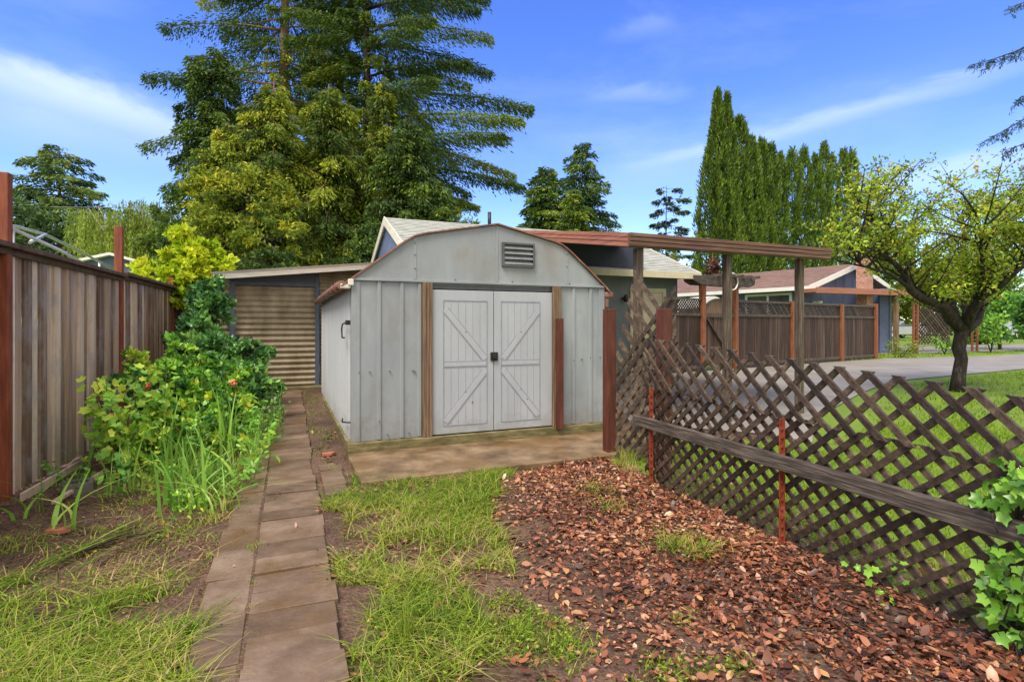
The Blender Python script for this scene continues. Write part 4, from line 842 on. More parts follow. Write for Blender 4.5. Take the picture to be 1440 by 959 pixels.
# the yellow-green bushy mass beneath them
ls = [pxl(295, 240, 16.5, 24, 30), pxl(300, 275, 16, 34, 36), pxl(350, 290, 16, 55, 55), pxl(310, 335, 15.5, 45, 40), pxl(385, 340, 15.5, 45, 40)]
x0, y0 = xat(345, 16.2), 16.2
blob_tree('bay_tree', 'bushy yellow-green tree below the redwoods, left of the mass', 'tree', x0, y0, lobes_at(x0, y0, ls), 'lf_olive', 'bark_dark', 26000, .13, .05, .25, 70, (.2, .9), .14, droop=.5)
BG = dict(hang=1.3, bare=.12, spread=.26)
conifer('redwood_tree', 'younger olive-green redwood with drooping boughs above the lean-to roof', xat(385, 17.5), 17.5, at(0, 112, 17.5).z, .9, 2.5, 'lf_olive', 'bark_red', .14, 120, 950, .42, .16, .042, tones=(.05, .7), power=.5, rtop=.1, loclen=(.5, 1.05), **BG)
conifer('redwood_tree', 'bright yellow-green young redwood at the left side of the mass', xat(322, 17), 17, at(0, 172, 17).z, 1.2, 1.75, 'lf_olive', 'bark_red', .10, 100, 700, .42, .15, .042, tones=(.25, .95), power=.45, rtop=.12, loclen=(.5, 1.05), **BG)
conifer('redwood_tree', 'broad olive young redwood in the middle of the mass', xat(462, 18.5), 18.5, at(0, 120, 18.5).z, .8, 2.7, 'lf_olive', 'bark_red', .15, 130, 950, .42, .17, .044, tones=(.0, .6), power=.5, rtop=.1, loclen=(.5, 1.05), **BG)
conifer('redwood_tree', 'yellow-tipped young redwood just right of the dark trunk', xat(540, 19.5), 19.5, at(0, 108, 19.5).z, 1.2, 1.9, 'lf_olive', 'bark_red', .13, 100, 760, .42, .17, .044, tones=(.1, .75), power=.6, rtop=.1, loclen=(.5, 1.05), **BG)
conifer('fir_tree', 'dark green dense fir under the long right-hand redwood boughs', xat(575, 18.8), 18.8, at(0, 165, 18.8).z, .8, 2.6, 'lf_redwood', 'bark_dark', .16, 120, 900, .35, .17, .046, tones=(.0, .55), power=.5, rtop=.1, loclen=(.5, 1.05), **BG)
conifer('fir_tree', 'dark fir at the far left of the mass, behind the yellow-green young redwood', xat(300, 21), 21, at(0, 66, 21).z, 4.2, 1.7, 'lf_redwood', 'bark_dark', .15, 80, 620, .3, .18, .05, tones=(.0, .5), power=.4, rtop=.2, loclen=(.45, 1.1), **BG)
for k, (px, py, Y, w, h, lab, tn) in enumerate(((600, 318, 18.5, 60, 30, 'rounded green shrub against the gable end of the blue house', (.2, .7)), (520, 345, 17.5, 60, 35, 'dark shrub just left of the house gable', (.0, .4)), (350, 372, 14.5, 60, 22, 'low dark shrub behind the lean-to roof', (.0, .45)))):
    l = pxl(px, py, Y, w, h); x0, y0 = xat(px, Y), Y; ls = [(-.8 * l[3] * .6, 0, l[2] - .2, l[3] * .6, l[3] * .5, l[5]), (l[3] * .5, .1, l[2], l[3] * .6, l[3] * .5, l[5]), (0, -.1, l[2] - l[5] * 1.2, l[3], l[3] * .6, l[5])]
    blob_tree('shrub', lab, 'shrub', x0, y0, ls, 'lf_redwood', 'bark_dark', 7000, .14, .055, .28, 60, tn, .08, droop=.4)
# left background
conifer('fir_tree', 'dark broad fir standing far beyond the left fence', xat(84, 38), 38, at(0, 208, 38).z, 2.2, 4.8, 'lf_dark', 'bark_dark', .3, 95, 520, .14, .30, .10, tones=(.2, .95), hang=.6, bare=.1, loclen=(.55, 1.05), spread=.3, rtop=.25, power=.6)
ls = [pxl(20, 330, 34, 50, 55), pxl(95, 345, 34, 60, 45), pxl(30, 285, 36, 35, 30)]
x0, y0 = xat(40, 34), 34; blob_tree('evergreen_tree', 'low dense evergreen at the far left behind the pipe frame', 'tree', x0, y0, lobes_at(x0, y0, ls), 'lf_dark', 'bark_dark', 5000, .36, .13, .3, 50, (.1, .6), .2)
def willow(px0, px1, pyt, Y, label):
    x = xat((px0 + px1) / 2, Y); t = thing('willow_tree', label, 'tree', (x, Y, .1)); P, D, T = [], [], []; lb = MB()
    limb(lb, trunk_pts(x, Y, 0, 3.0, (0, 0), .08, 5), .2, .12, 8)
    for i in range(46):
        px = random.uniform(px0, px1); u = (px - px0) / (px1 - px0); top = pyt + random.uniform(0, 45) + 40 * abs(u - .55) ** 1.4
        p = at(px, top, Y + random.uniform(-1.5, 1.5)); limb(lb, [Vector((x, Y, 2.6)), Vector((x, Y, 2.6)).lerp(p, .6) + Z * .5, p], .05, .012, 5)
        for j in range(9):
            az = random.uniform(0, 6.28); r = random.uniform(.1, 1.1); q = np.array([p.x + r * math.cos(az), p.y + r * math.sin(az), p.z - r * r * .25]); ln = random.uniform(1.0, 3.2)
            m = int(ln * 24); s = rng.random(m); c = q + np.stack([rng.normal(0, .05, m) + s * .12 * math.cos(az), rng.normal(0, .05, m) + s * .12 * math.sin(az), -s * ln], 1)
            d = np.stack([rng.normal(0, .35, m), rng.normal(0, .35, m), -np.ones(m)], 1); P.append(c); D.append(d); T.append(random.uniform(.2, .8) + rng.normal(0, .12, m))
    lb.build('trunk', 'bark_pale', t); P = np.concatenate(P); m = P[:, 2] > .3
    leaves('crown', 'lf_willow', t, P[m], np.concatenate(D)[m], rng.uniform(.14, .26, m.sum()), .05, np.concatenate(T)[m])
willow(118, 262, 275, 27, 'pale green weeping willow beyond the left fence corner')
ls = [pxl(255, 345, 22, 40, 35), pxl(285, 320, 22, 25, 30), pxl(240, 300, 24, 22, 20)]
x0, y0 = xat(262, 22), 22; blob_tree('evergreen_tree', 'dark green tree filling the gap between willow and yellow-green tree', 'tree', x0, y0, lobes_at(x0, y0, ls), 'lf_redwood', 'bark_dark', 3600, .22, .08, .3, 50, (.2, .7), .12)
# background conifers in the middle
conifer('spruce_tree', 'olive-brown spruce, left of the pair above the patio roof', xat(767, 52), 52, at(0, 233, 52).z, 1.5, 5.2, 'lf_redwood', 'bark_dark', .2, 120, 520, .3, .42, .14, tones=(.05, .62), hang=.6, bare=.05, spread=.4, power=.62, loclen=(.55, 1.0))
conifer('spruce_tree', 'tall dark spruce, right of the pair above the patio roof', xat(818, 58), 58, at(0, 200, 58).z, 1.5, 7.6, 'lf_dark', 'bark_dark', .24, 130, 560, .26, .42, .14, tones=(.15, .7), hang=.7, bare=.05, spread=.28, power=.85, loclen=(.5, 1.05))
conifer('spruce_tree', 'small bright green spruce in front of the tall dark one', xat(806, 46), 46, at(0, 266, 46).z, 1.0, 4.0, 'lf_redwood', 'bark_dark', .16, 100, 420, .2, .34, .12, tones=(.35, .7), hang=.5, bare=.05, spread=.4)
conifer('cedar_tree', 'sparse dark cedar with open layers above the house eave', xat(937, 48), 48, at(0, 262, 48).z, 3.2, 2.3, 'lf_blue', 'bark_dark', .16, 44, 190, .12, .34, .11, tones=(.05, .5), hang=.4, bare=.35, spread=.25, loclen=(.35, 1.1), rtop=.4, power=.35)
for px, py, w, h, Y, lab in ((950, 375, 45, 22, 45, 'low green trees seen under the patio beam beside the house roof'), (893, 395, 40, 14, 50, 'dark low tree hidden mostly behind the house roof')):
    l = pxl(px, py, Y, w, h); blob_tree('tree', lab, 'tree', l[0], l[1], [(0, 0, l[2], l[3], l[3] * .6, l[5]), (l[3] * .6, 0, l[2] - 1, l[3] * .7, l[3] * .6, l[5])], 'lf_willow', 'bark_dark', 2200, .36, .14, .35, 45, (.0, .5), .15)
# cypress row
GCY = 'row of columnar cypresses'
def cypress(px, top, w, base_w, Y, label, n):
    x = xat(px, Y); zt_ = at(px, top, Y).z; t = thing('cypress_tree', label, 'tree', (x, Y, .2), GCY)
    mb = MB(); limb(mb, trunk_pts(x, Y, .1, .7 * zt_, (0, 0), .02, 6), .12, .02, 7); mb.build('trunk', 'bark_dark', t)
    k = int(n * 2.0) // 16; f = rng.random(k) ** .9; az = rng.random(k) * 6.283
    s = Y / F; r = (w * .44 + (base_w * 1.55 - w * .88) / 2 * (1 - f) ** 1.25) * s * np.minimum(1, ((1.012 - f) / (.30 if base_w > 40 else .14))) ** .7 * (1 + .16 * np.sin(az * 3 + f * 14 + px))
    r = r * rng.uniform(.72, 1.06, k)
    cz = .5 + (zt_ - .5) * f; c = np.stack([x + r * np.cos(az), Y + r * np.sin(az), cz], 1)
    m = 16; off = rdir(k * m).reshape(k, m, 3) * np.array([.10, .10, .40]) * (w * s)
    P = (c[:, None] + off).reshape(-1, 3); D = np.stack([np.repeat(np.cos(az), m) * .45, np.repeat(np.sin(az), m) * .45, np.ones(k * m)], 1) + rng.normal(0, .25, (k * m, 3))
    T = np.repeat(rng.uniform(.1, .85, k), m) + rng.normal(0, .1, k * m)
    leaves('crown', 'lf_cypress', t, P, D, rng.uniform(.16, .34, len(P)), rng.uniform(.05, .09, len(P)), T)
cyl = [(1009, 134, 22, 62, 'tallest of the cypresses, at the left end of the row'), (1022, 138, 22, 44, 'second tallest cypress, close against the tallest one'), (1040, 172, 26, 36, 'broad-topped cypress a step lower than the two tallest'), (1057, 199, 22, 34, 'fourth cypress from the left end of the row'),
       (1072, 202, 20, 30, 'fifth cypress from the left end of the row'), (1084, 208, 19, 28, 'sixth cypress from the left end of the row'), (1097, 221, 18, 26, 'seventh cypress from the left, lowest in the middle of the row'), (1114, 215, 22, 28, 'eighth cypress from the left end of the row'), (1131, 213, 20, 26, 'sixth cypress from the right end of the row'),
       (1147, 222, 18, 26, 'fifth cypress from the right end of the row'), (1159, 207, 18, 24, 'fourth cypress from the right end, a tall slim one'), (1171, 222, 17, 22, 'third cypress from the right, beside the gap near the end of the row'), (1187, 214, 17, 20, 'left one of the two cypresses standing apart at the right end'), (1199, 213, 15, 18, 'last cypress at the right end of the row')]
for i, (px, top, w, bw, lab) in enumerate(cyl): cypress(px, top, w, bw, 34 + i * .7, lab, int(7000 * (w + bw) / 60 * (440 - top) / 240))
conifer('shrub', 'brown dying shrub at the foot of the tallest cypress', xat(1002, 31), 31, at(0, 352, 31).z, .5, .9, 'litter', 'bark_red', .1, 40, 120, .3, .3, .1, tones=(0, .25), hang=.8, bare=.05, spread=.4)
bpy.data.objects['shrub.003']['category'] = 'shrub'
# ------------------------------------------------------------------ fruit tree
def fruit_tree():
    Y0 = 9.9; x0 = xat(1350, Y0); t = thing('fruit_tree', 'gnarled old fruit tree with spreading branches and fresh yellow-green leaves', 'tree', (x0, Y0, .2))
    def q(px, py, dy=0): return at(px, py, Y0 + dy)
    mb = MB(); tp = [q(1346, 556), q(1348, 530), q(1352, 505), q(1348, 490), q(1352, 470), q(1355, 458)]
    mb.tube(tp, [.135, .108, .098, .108, .105, .095], 14); 
    main = [([q(1353, 462), q(1340, 445, -.1), q(1325, 430, -.3), q(1300, 423, -.5), q(1283, 408, -.6), q(1272, 388, -.7), q(1255, 365, -.8), q(1235, 350, -1.0), q(1205, 338, -1.2)], .15, .025),
            ([q(1345, 450, .1), q(1337, 432, .4), q(1318, 418, .8), q(1295, 404, 1.1), q(1285, 388, 1.3), q(1290, 350, 1.4), q(1283, 310, 1.5)], .10, .02),
            ([q(1357, 462), q(1360, 440), q(1357, 420, .2), q(1367, 395, .4), q(1362, 360, .4), q(1355, 320, .5), q(1352, 290, .5)], .12, .02),
            ([q(1357, 460), q(1366, 438, -.2), q(1376, 415, -.4), q(1402, 402, -.6), q(1425, 380, -.8), q(1450, 362, -.9), q(1480, 340, -1)], .13, .03),
            ([q(1358, 466), q(1378, 452, .3), q(1384, 425, .8), q(1405, 392, 1.2), q(1418, 352, 1.3), q(1410, 310, 1.4), q(1420, 280, 1.5)], .09, .02),
            ([q(1283, 408, -.6), q(1250, 388, -.8), q(1215, 374, -1.0), q(1188, 352, -1.1)], .045, .012), ([q(1262, 345, -.7), q(1235, 318, -.8), q(1205, 300, -.9)], .035, .01),
            ([q(1283, 408, -.6), q(1276, 375, -.2), q(1262, 340, .1), q(1245, 310, .2), q(1230, 290, .3)], .06, .015),
            ([q(1376, 415, -.4), q(1385, 380, -.9), q(1380, 340, -1.2), q(1372, 300, -1.3)], .06, .015)]
    tips = []
    for pts, r0, r1 in main:
        pts = [p + Vector((random.gauss(0, .02), random.gauss(0, .04), random.gauss(0, .02))) if i else p for i, p in enumerate(pts)]
        limb(mb, pts, r0 * .8, r1 * .8, 9)
        for i in range(2, len(pts)):
            for k in range(5):
                a = pts[i - 1].lerp(pts[i], random.random()); L_ = random.uniform(.45, 1.15); az = random.uniform(0, 6.28)
                d = Vector((math.cos(az) * .7, math.sin(az) * .7, random.uniform(.1, 1.0))).normalized(); b = a + d * L_ * .5 + Vector((0, 0, .05)); c = a + d * L_ + Vector((0, 0, random.uniform(-.05, .3)))
                if c.z > 4.0: c.z = 4.0 + (c.z - 4.0) * .4
                limb(mb, [a, b, c], .02, .006, 5)
                for j in range(6):
                    e = b.lerp(c, random.random()); az2 = random.uniform(0, 6.28); f = e + Vector((math.cos(az2), math.sin(az2), random.uniform(-.4, .9))) * random.uniform(.12, .45); limb(mb, [e, e.lerp(f, .5) + Vector((0, 0, .02)), f], .007, .003, 4); tips += [(e, f)]
    mb.build('trunk', 'bark_dark', t)
    P, D, T = [], [], []
    for a, b in tips:
        m = int(random.uniform(8, 38)); s = rng.random(m)[:, None]; c = np.array(a) * (1 - s) + np.array(b) * s + rng.normal(0, .055, (m, 3)); P.append(c); d = rdir(m) + np.array([0, 0, .25]); D.append(d); T.append(random.uniform(.15, .85) + rng.normal(0, .13, m))
    P = np.concatenate(P); T = np.concatenate(T); mk = rng.random(len(P)) < .03; T[mk] = 1.0
    leaves('crown', 'lf_apple', t, P, np.concatenate(D), rng.uniform(.04, .095, len(P)), rng.uniform(.024, .045, len(P)), T, 'fold')
fruit_tree()
# overhanging tree at the right, its trunk outside the frame
def overhang():
    Y0 = 10; x0 = xat(1640, Y0); t = thing('overhanging_tree', 'drooping feathery branches of a tree reaching in at the upper right edge', 'tree', (x0, Y0, .2)); mb = MB(); limb(mb, trunk_pts(x0, Y0, 0, 9.5, (0, 0), .06, 8), .28, .08, 10); P, D, T = [], [], []
    for pts in ([(1600, -60), (1500, -20), (1450, 0), (1418, 12)], [(1600, 20), (1490, 40), (1430, 72), (1395, 84), (1366, 92)], [(1600, 90), (1500, 110), (1450, 130), (1428, 142)], [(1600, 120), (1500, 140), (1445, 165), (1415, 182), (1390, 196)], [(1610, 160), (1500, 180), (1440, 203), (1408, 213)], [(1610, 210), (1520, 215), (1460, 228), (1436, 236)]):
        ps = [at(px, py, Y0 + random.uniform(-.2, .2)) for px, py in pts]; ps = [Vector((x0, Y0, ps[0].z))] + ps; limb(mb, ps, .03, .004, 5)
        for a, b in zip(ps[1:], ps[2:]):
            for k in range(16):
                q = a.lerp(b, random.random()); m = 16; s = rng.random(m)[:, None]; dr = np.array([random.uniform(-.16, .1), random.uniform(-.15, .15), -random.uniform(.04, .20)]); P.append(np.array(q) + dr * s + rng.normal(0, .012, (m, 3))); D.append(dr / np.linalg.norm(dr) + rng.normal(0, .5, (m, 3))); T.append(rng.uniform(.0, .5, m))
    mb.build('trunk', 'bark_dark', t); P = np.concatenate(P); leaves('crown', 'lf_blue', t, P, np.concatenate(D), rng.uniform(.04, .09, len(P)), .014, np.concatenate(T))
overhang()
# right-hand background greenery
for px, py, w, h, Y, mat, tn, lab in ((1405, 415, 50, 40, 26, 'lf_green', (.1, .65), 'dense green shrub at the right edge behind the fruit tree'), (1325, 405, 55, 30, 40, 'lf_dark', (.3, .8), 'dark leafy tree behind the far trellis panel'), (1262, 425, 22, 20, 42, 'lf_willow', (.1, .6), 'pale tree seen between the porch posts'), (1450, 440, 25, 25, 24, 'lf_green', (.0, .45), 'dark bush at the right edge below the branches'), (1240, 375, 40, 26, 50, 'lf_dark', (.2, .7), 'distant trees above the porch roof'), (1320, 445, 45, 30, 62, 'lf_dark', (.1, .6), 'far dark hedge seen through the trellis panel'), (1230, 440, 30, 26, 64, 'lf_green', (.1, .6), 'far green hedge behind the silver car'), (1400, 420, 60, 50, 48, 'lf_green', (.1, .6), 'tall green tree mass at the right behind the young shrub'), (1300, 430, 40, 40, 66, 'lf_dark', (.2, .7), 'far dark tree between the porch posts and the fruit tree'), (1420, 440, 50, 34, 62, 'lf_dark', (.1, .7), 'far hedge row at the right edge behind the pale car'), (1420, 330, 60, 50, 55, 'lf_olive', (.1, .6), 'far tall tree behind the right side of the fruit tree'), (1385, 470, 30, 14, 33, 'lf_green', (.0, .4), 'low dark hedge beyond the far lawn')):
    l = pxl(px, py, Y, w, h); r = l[3]; blob_tree('shrub' if 'shrub' in lab or 'bush' in lab or 'hedge' in lab else 'tree', lab, 'shrub' if 'shrub' in lab or 'bush' in lab or 'hedge' in lab else 'tree', l[0], l[1], [(-r * .4, 0, l[2], r * .6, r * .5, l[5]), (r * .4, .2, l[2] + l[5] * .15, r * .65, r * .5, l[5] * .9), (0, -.1, max(.9, l[2] - l[5] * .8), r * .8, r * .5, l[5] * .7)], mat, 'bark_dark', 3000, .007 * Y + .05, .003 * Y + .03, .32, 45, tn, .09, zbase=.2)
def stemplant(px, py, h, label, n=260, mat='lf_green', name='young_shrub', spread=.35, L=.09):
    q = G(px, py); t = thing(name, label, 'shrub', tuple(q)); mb = MB(); P = []
    for k in range(6):
        az = random.uniform(0, 6.28); e = q + Vector((math.cos(az) * spread * .8, math.sin(az) * spread * .8, h * random.uniform(.6, 1))); limb(mb, [q, q.lerp(e, .5) + Vector((0, 0, .1)), e], .015, .005, 5)
        m = n // 6; s = .3 + .7 * rng.random((m, 1)); P.append(np.array(q) * (1 - s) + np.array(e) * s + rng.normal(0, spread * .22, (m, 3)))
    mb.build('stems', 'bark_dark', t); P = np.concatenate(P); leaves('foliage', mat, t, P, rdir(len(P)), rng.uniform(.6, 1.2, len(P)) * L, L * .5, rng.uniform(.2, .9, len(P)), 'fold')
stemplant(1393, 496, 1.9, 'thin young shrub standing on the far lawn right of the fruit tree', 420, spread=.5, L=.14)
stemplant(1268, 503, .55, 'low round grey-green shrub at the foot of the porch post', 420, spread=.55, L=.10, mat='lf_willow')
stemplant(1328, 498, .8, 'small leafy shrub beside the fruit tree trunk on the far side', 240, spread=.4, L=.12)
# ------------------------------------------------------------------ left bed
ls = [pxl(262, 362, 9.9, 32, 18), pxl(240, 392, 9.7, 40, 18), pxl(290, 385, 10, 26, 16), pxl(268, 415, 9.6, 34, 16), pxl(252, 340, 10, 16, 16), pxl(222, 380, 9.9, 26, 16), pxl(305, 372, 10.3, 26, 13), pxl(285, 355, 10.2, 22, 14)]
x0, y0 = xat(262, 9.9), 9.9
blob_tree('ornamental_tree', 'small bright lime-yellow tree at the fence corner', 'tree', x0, y0, lobes_at(x0, y0, ls), 'lf_lime', 'bark_pale', 6500, .12, .08, .42, 40, (.1, .95), .045, zbase=.15, shape='fold', fill=.3)
ls = [pxl(290, 430, 8.8, 26, 30), pxl(270, 470, 8.3, 28, 26), pxl(310, 490, 8.2, 50, 22), pxl(350, 500, 8.2, 34, 18), pxl(300, 530, 7.6, 60, 26), pxl(345, 545, 7.4, 40, 22), pxl(295, 405, 9, 16, 20)]
x0, y0 = xat(300, 8.1), 8.1
blob_tree('camellia_bush', 'large glossy dark green bush in front of the lean-to', 'shrub', x0, y0, lobes_at(x0, y0, ls), 'lf_camellia', 'bark_dark', 11000, .095, .05, .36, 45, (.1, .85), .04, zbase=.03, shape='oval', part='foliage', fill=.3)
ls = [pxl(240, 550, 6.0, 55, 35), pxl(300, 560, 6.2, 45, 30), pxl(200, 540, 6.1, 30, 28), pxl(270, 520, 6.5, 50, 22), pxl(340, 590, 6.4, 30, 25), pxl(260, 600, 5.7, 60, 28), pxl(252, 500, 6.4, 14, 26), pxl(335, 525, 6.6, 16, 26), pxl(190, 505, 6.2, 12, 22)]
x0, y0 = xat(262, 6.1), 6.1
blob_tree('rose_bush', 'mixed light green rose bush in the middle of the left bed', 'shrub', x0, y0, lobes_at(x0, y0, ls), 'lf_green', 'bark_dark', 8500, .075, .042, .30, 40, (.15, .9), .03, zbase=.0, shape='oval', part='foliage', fill=.25)
for px, py, Y in ((328, 539, 5.9), (207, 543, 5.6), (292, 556, 5.6)):
    p = at(px, py, Y); k = 14; P = np.repeat(np.array([list(p)]), k, 0) + rng.normal(0, .008, (k, 3)); o = leaves('rose_flower', 'rose' if py < 550 else 'lf_lime', bpy.data.objects['rose_bush'], P, rdir(k), .05, .045, rng.random(k))
def vine(px, py, Y, hpx, label, n, L, tn, mat='lf_green', wpx=40, sr=.006):
    q = G(px, py); t = thing('leafy_vine', label, 'plant', tuple(q)); mb = MB(); P = []; Dv = []
    for k in range(9):
        ex = at(px + random.uniform(-wpx, wpx), py - hpx * random.uniform(.5, 1.05), q.y + random.uniform(-.3, .4)); limb(mb, [q, q.lerp(ex, .5) + Vector((random.gauss(0, .06), 0, .12 * hpx / 110)), ex], sr, sr * .4, 5)
        m = n // 9; s = .2 + .8 * rng.random((m, 1)); P.append(np.array(q) * (1 - s) + np.array(ex) * s + rng.normal(0, .07, (m, 3)))
    mb.build('stems', 'bark_red', t); P = np.concatenate(P); D = rdir(len(P)); D[:, 2] -= .3; nr = unit(np.stack([rng.normal(.2, .5, len(P)), rng.normal(-.5, .5, len(P)), np.ones(len(P))], 1)); leaves('foliage', mat, t, P, D, rng.uniform(.6, 1.2, len(P)) * L, L * 1.0, rng.uniform(*tn, len(P)), 'lobed', nr)
vine(165, 665, 4.8, 130, 'sprawling vine with broad lobed light green leaves near the first red post', 330, .085, (.5, 1), wpx=50)
vine(215, 640, 5.2, 110, 'broad-leaved green vine behind the sword-leaf clumps', 330, .08, (.4, 1), wpx=55)
def sword(px, py, h, n, label, wid=.032, spread=.16, lean=.25, tn=(.2, .8), name='iris_clump'):
    q = G(px, py); P = np.repeat(np.array([[q.x, q.y, float(gz(q.x, q.y))]]), n, 0); P[:, :2] += rng.normal(0, spread * .45, (n, 2)); ln = rng.normal(0, lean, (n, 2)) * h
    o = blades(name, 'lf_iris', None, P, h * rng.uniform(.55, 1.05, n), wid * rng.uniform(.6, 1.1, n), ln, rng.uniform(*tn, n), loc=tuple(P[0]), seg=6); tag(o, label, 'plant', 'sword-leaved clumps in the left bed')
sword(243, 705, .75, 12, 'tall upright iris clump nearest the camera in the left bed', lean=.12)
sword(292, 690, .62, 16, 'iris clump with arching leaves beside the path edge', lean=.32)
sword(222, 650, .85, 14, 'upright iris clump behind the nearest tall one', lean=.16)
sword(325, 640, .85, 16, 'tall iris clump farthest along the bed towards the lean-to', lean=.16)
sword(112, 672, .62, 7, 'small strap-leaved clump against the fence boards', lean=.4, tn=(.3, .8))
sword(52, 722, .50, 7, 'small arching clump at the foot of the first red post', lean=.7, tn=(.4, 1))
sword(85, 738, .42, 6, 'bent yellowing strap-leaf clump on the bare soil', lean=.7, tn=(.5, 1))
sword(270, 665, .6, 20, 'dense arching clump in the middle of the bed', lean=.45, wid=.022)
sword(262, 715, .55, 22, 'broad-leaved iris clump at the front corner of the planting', lean=.3, wid=.036)
sword(312, 712, .45, 26, 'low grassy clump at the path edge in front of the irises', lean=.7, wid=.016, tn=(.4, 1))
sword(180, 690, .5, 16, 'yellowing clump at the front of the vine', lean=.5, wid=.02, tn=(.5, 1))
sword(345, 660, .5, 22, 'thin-leaved clump drooping over the path', lean=.6, wid=.016, tn=(.4, .9))
q = G(20, 812); q2 = G(210, 745); n = 9; P = np.repeat(np.array([list(q2)]), n, 0) + rng.normal(0, .03, (n, 3)); P[:, 2] = float(gz(q2.x, q2.y)) + .03
# flattened long leaves lying on the soil
mbv = MB()
for k in range(7):
    a = G(205 + random.uniform(-25, 30), 742 + random.uniform(-10, 12)); b = G(30 + k * 12 + random.uniform(-10, 10), 812 + random.uniform(-18, 6)); w = random.uniform(.010, .02); d = (b - a).normalized(); s_ = Vector((-d.y, d.x, 0)) * w; pts = [a.lerp(b, t) + Z * (.014 + .02 * math.sin(math.pi * t)) + Vector((0, .05 * math.sin(3.1 * t), 0)) for t in (0, .25, .5, .75, 1)]
    vs = []
    for i, p_ in enumerate(pts): f = (1, 1, .9, .6, .08)[i]; vs += [p_ - s_ * f, p_ + s_ * f + Z * .01]
    mbv.add(vs, [(2 * i, 2 * i + 1, 2 * i + 3, 2 * i + 2) for i in range(4)], random.uniform(.35, .9))
tag(mbv.build('fallen_leaves', 'lf_iris', None, loc=tuple(G(120, 775))), 'bundle of long flattened strap leaves lying across the bare soil', 'plant')
# ------------------------------------------------------------------ ivy on the lattice at the right
def ivy(lab, cxs, n, L, tn, tone_name='ivy_plant'):
    t = thing(tone_name, lab, 'plant', tuple(AP(2.45, .05, 0))); P = []; mb = MB()
    base = AP(2.42, .08, 0)
    for px, py, w in cxs:
        s = online(A0 + LN * .07, LD, px); q = A0 + LN * .07 + LD * s; c = at(px, py, q.y); b0 = Vector((c.x + random.uniform(-.08, .08), c.y + random.uniform(-.1, .1), max(.0, c.z - random.uniform(.1, .3)))); limb(mb, [b0, b0.lerp(c, .5) + LN * .03, c], .004, .002, 5); m = n // len(cxs)
        P.append(np.array(c) + rng.normal(0, 1, (m, 3)) * np.array([w, w, w]) * .6)
    mb.build('stems', 'bark_dark', t); P = np.concatenate(P); D = rdir(len(P)); D[:, 2] -= .8; nr = unit(np.stack([rng.normal(-.7, .45, len(P)), rng.normal(-.7, .45, len(P)), np.abs(rng.normal(.7, .4, len(P)))], 1))
    leaves('foliage', 'lf_ivy', t, P, D, rng.uniform(.55, 1.25, len(P)) * L, L * .95, rng.uniform(*tn, len(P)), 'lobed', nr)
ivy('bright green ivy with broad leaves climbing the lattice at the right edge', [(1425, 680, .07), (1400, 702, .05), (1438, 700, .08), (1440, 660, .07), (1400, 800, .05), (1425, 795, .08), (1440, 820, .09), (1415, 860, .07), (1435, 885, .08), (1455, 760, .09), (1460, 850, .1), (1400, 840, .05)], 210, .056, (0, .85))
q = G(1232, 828); vine(1234, 838, q.y, 14, 'single small ivy shoot at the foot of the lattice', 60, .04, (.5, 1), 'lf_ivy', 10, .0018)
# ------------------------------------------------------------------ grass, weeds and leaf litter (uncountable ground cover)
def scatter(poly, n, dens=None):
    xs_ = [p[0] for p in poly]; ys_ = [p[1] for p in poly]; X = rng.uniform(min(xs_) - .2, max(xs_) + .2, n); Y = rng.uniform(min(ys_) - .2, max(ys_) + .2, n); k = inpoly(X + (vn(X, Y, 4.1) - .5) * .45, Y + (vn(X + 11, Y, 4.3) - .5) * .5, poly)
    if dens is not None: k &= rng.random(n) < dens(X, Y)
    X, Y = X[k], Y[k]; return np.stack([X, Y, gz(X, Y)], 1)
def on_path(P):
    a = (P[:, 0] - S0.x) * pr.x + (P[:, 1] - S0.y) * pr.y; return (a > -.2) & (a < .42)
def grassy(name, mat, parts, seed_label=None):
    P = np.concatenate([p for p, *_ in parts]); h = np.concatenate([rng.uniform(a, b, len(p)) for p, a, b, w, l, t in parts]); w = np.concatenate([rng.uniform(.6, 1.2, len(p)) * w_ for p, a, b, w_, l, t in parts])
    ln = np.concatenate([rng.normal(0, l, (len(p), 2)) for p, a, b, w_, l, t in parts]) * h[:, None]; tn = np.concatenate([rng.normal(t, .27, len(p)) + (vn(p[:, 0], p[:, 1], 2.3) - .5) * .5 for p, a, b, w_, l, t in parts])
    return kind(blades(name, mat, None, P, h, w, ln, tn), 'stuff')
patch = lambda s, lo, hi: (lambda X, Y: np.clip((vn(X, Y, s) * .6 + vn(X + 3, Y, s * 3.1) * .4 - lo) / (hi - lo), 0, 1))
gc = scatter(pix((452, 700), (470, 668), (520, 684), (700, 664), (705, 720), (720, 790), (650, 850), (680, 960), (520, 1010), (490, 960), (462, 850)), 42000, patch(3.1, .2, .54)); gc = gc[~on_path(gc)]
gc2 = scatter(pix((640, 850), (760, 850), (840, 900), (830, 985), (620, 1000)), 5200, patch(3, .42, .62))
gc3 = scatter(pix((900, 890), (1010, 900), (1010, 990), (900, 990)), 2200, patch(3, .4, .65))
gl = scatter(pix((-60, 800), (60, 800), (200, 845), (285, 860), (240, 985), (230, 1040), (-260, 1040), (-200, 850)), 30000, patch(2.3, .2, .5))
gl2 = scatter(pix((-60, 700), (40, 700), (150, 690), (300, 690), (330, 700), (296, 840), (200, 870), (-60, 850)), 17000, patch(2.4, .40, .66)); gl2 = gl2[~on_path(gl2)]
gs = scatter(pix((418, 548), (452, 546), (490, 660), (446, 648)), 9000, patch(2.6, .25, .6)); gs = gs[~on_path(gs)]
gb = scatter(pix((200, 690), (335, 720), (372, 640), (400, 560), (380, 550), (300, 600), (180, 650)), 20000, patch(2, .2, .6)); gb = gb[~on_path(gb)]
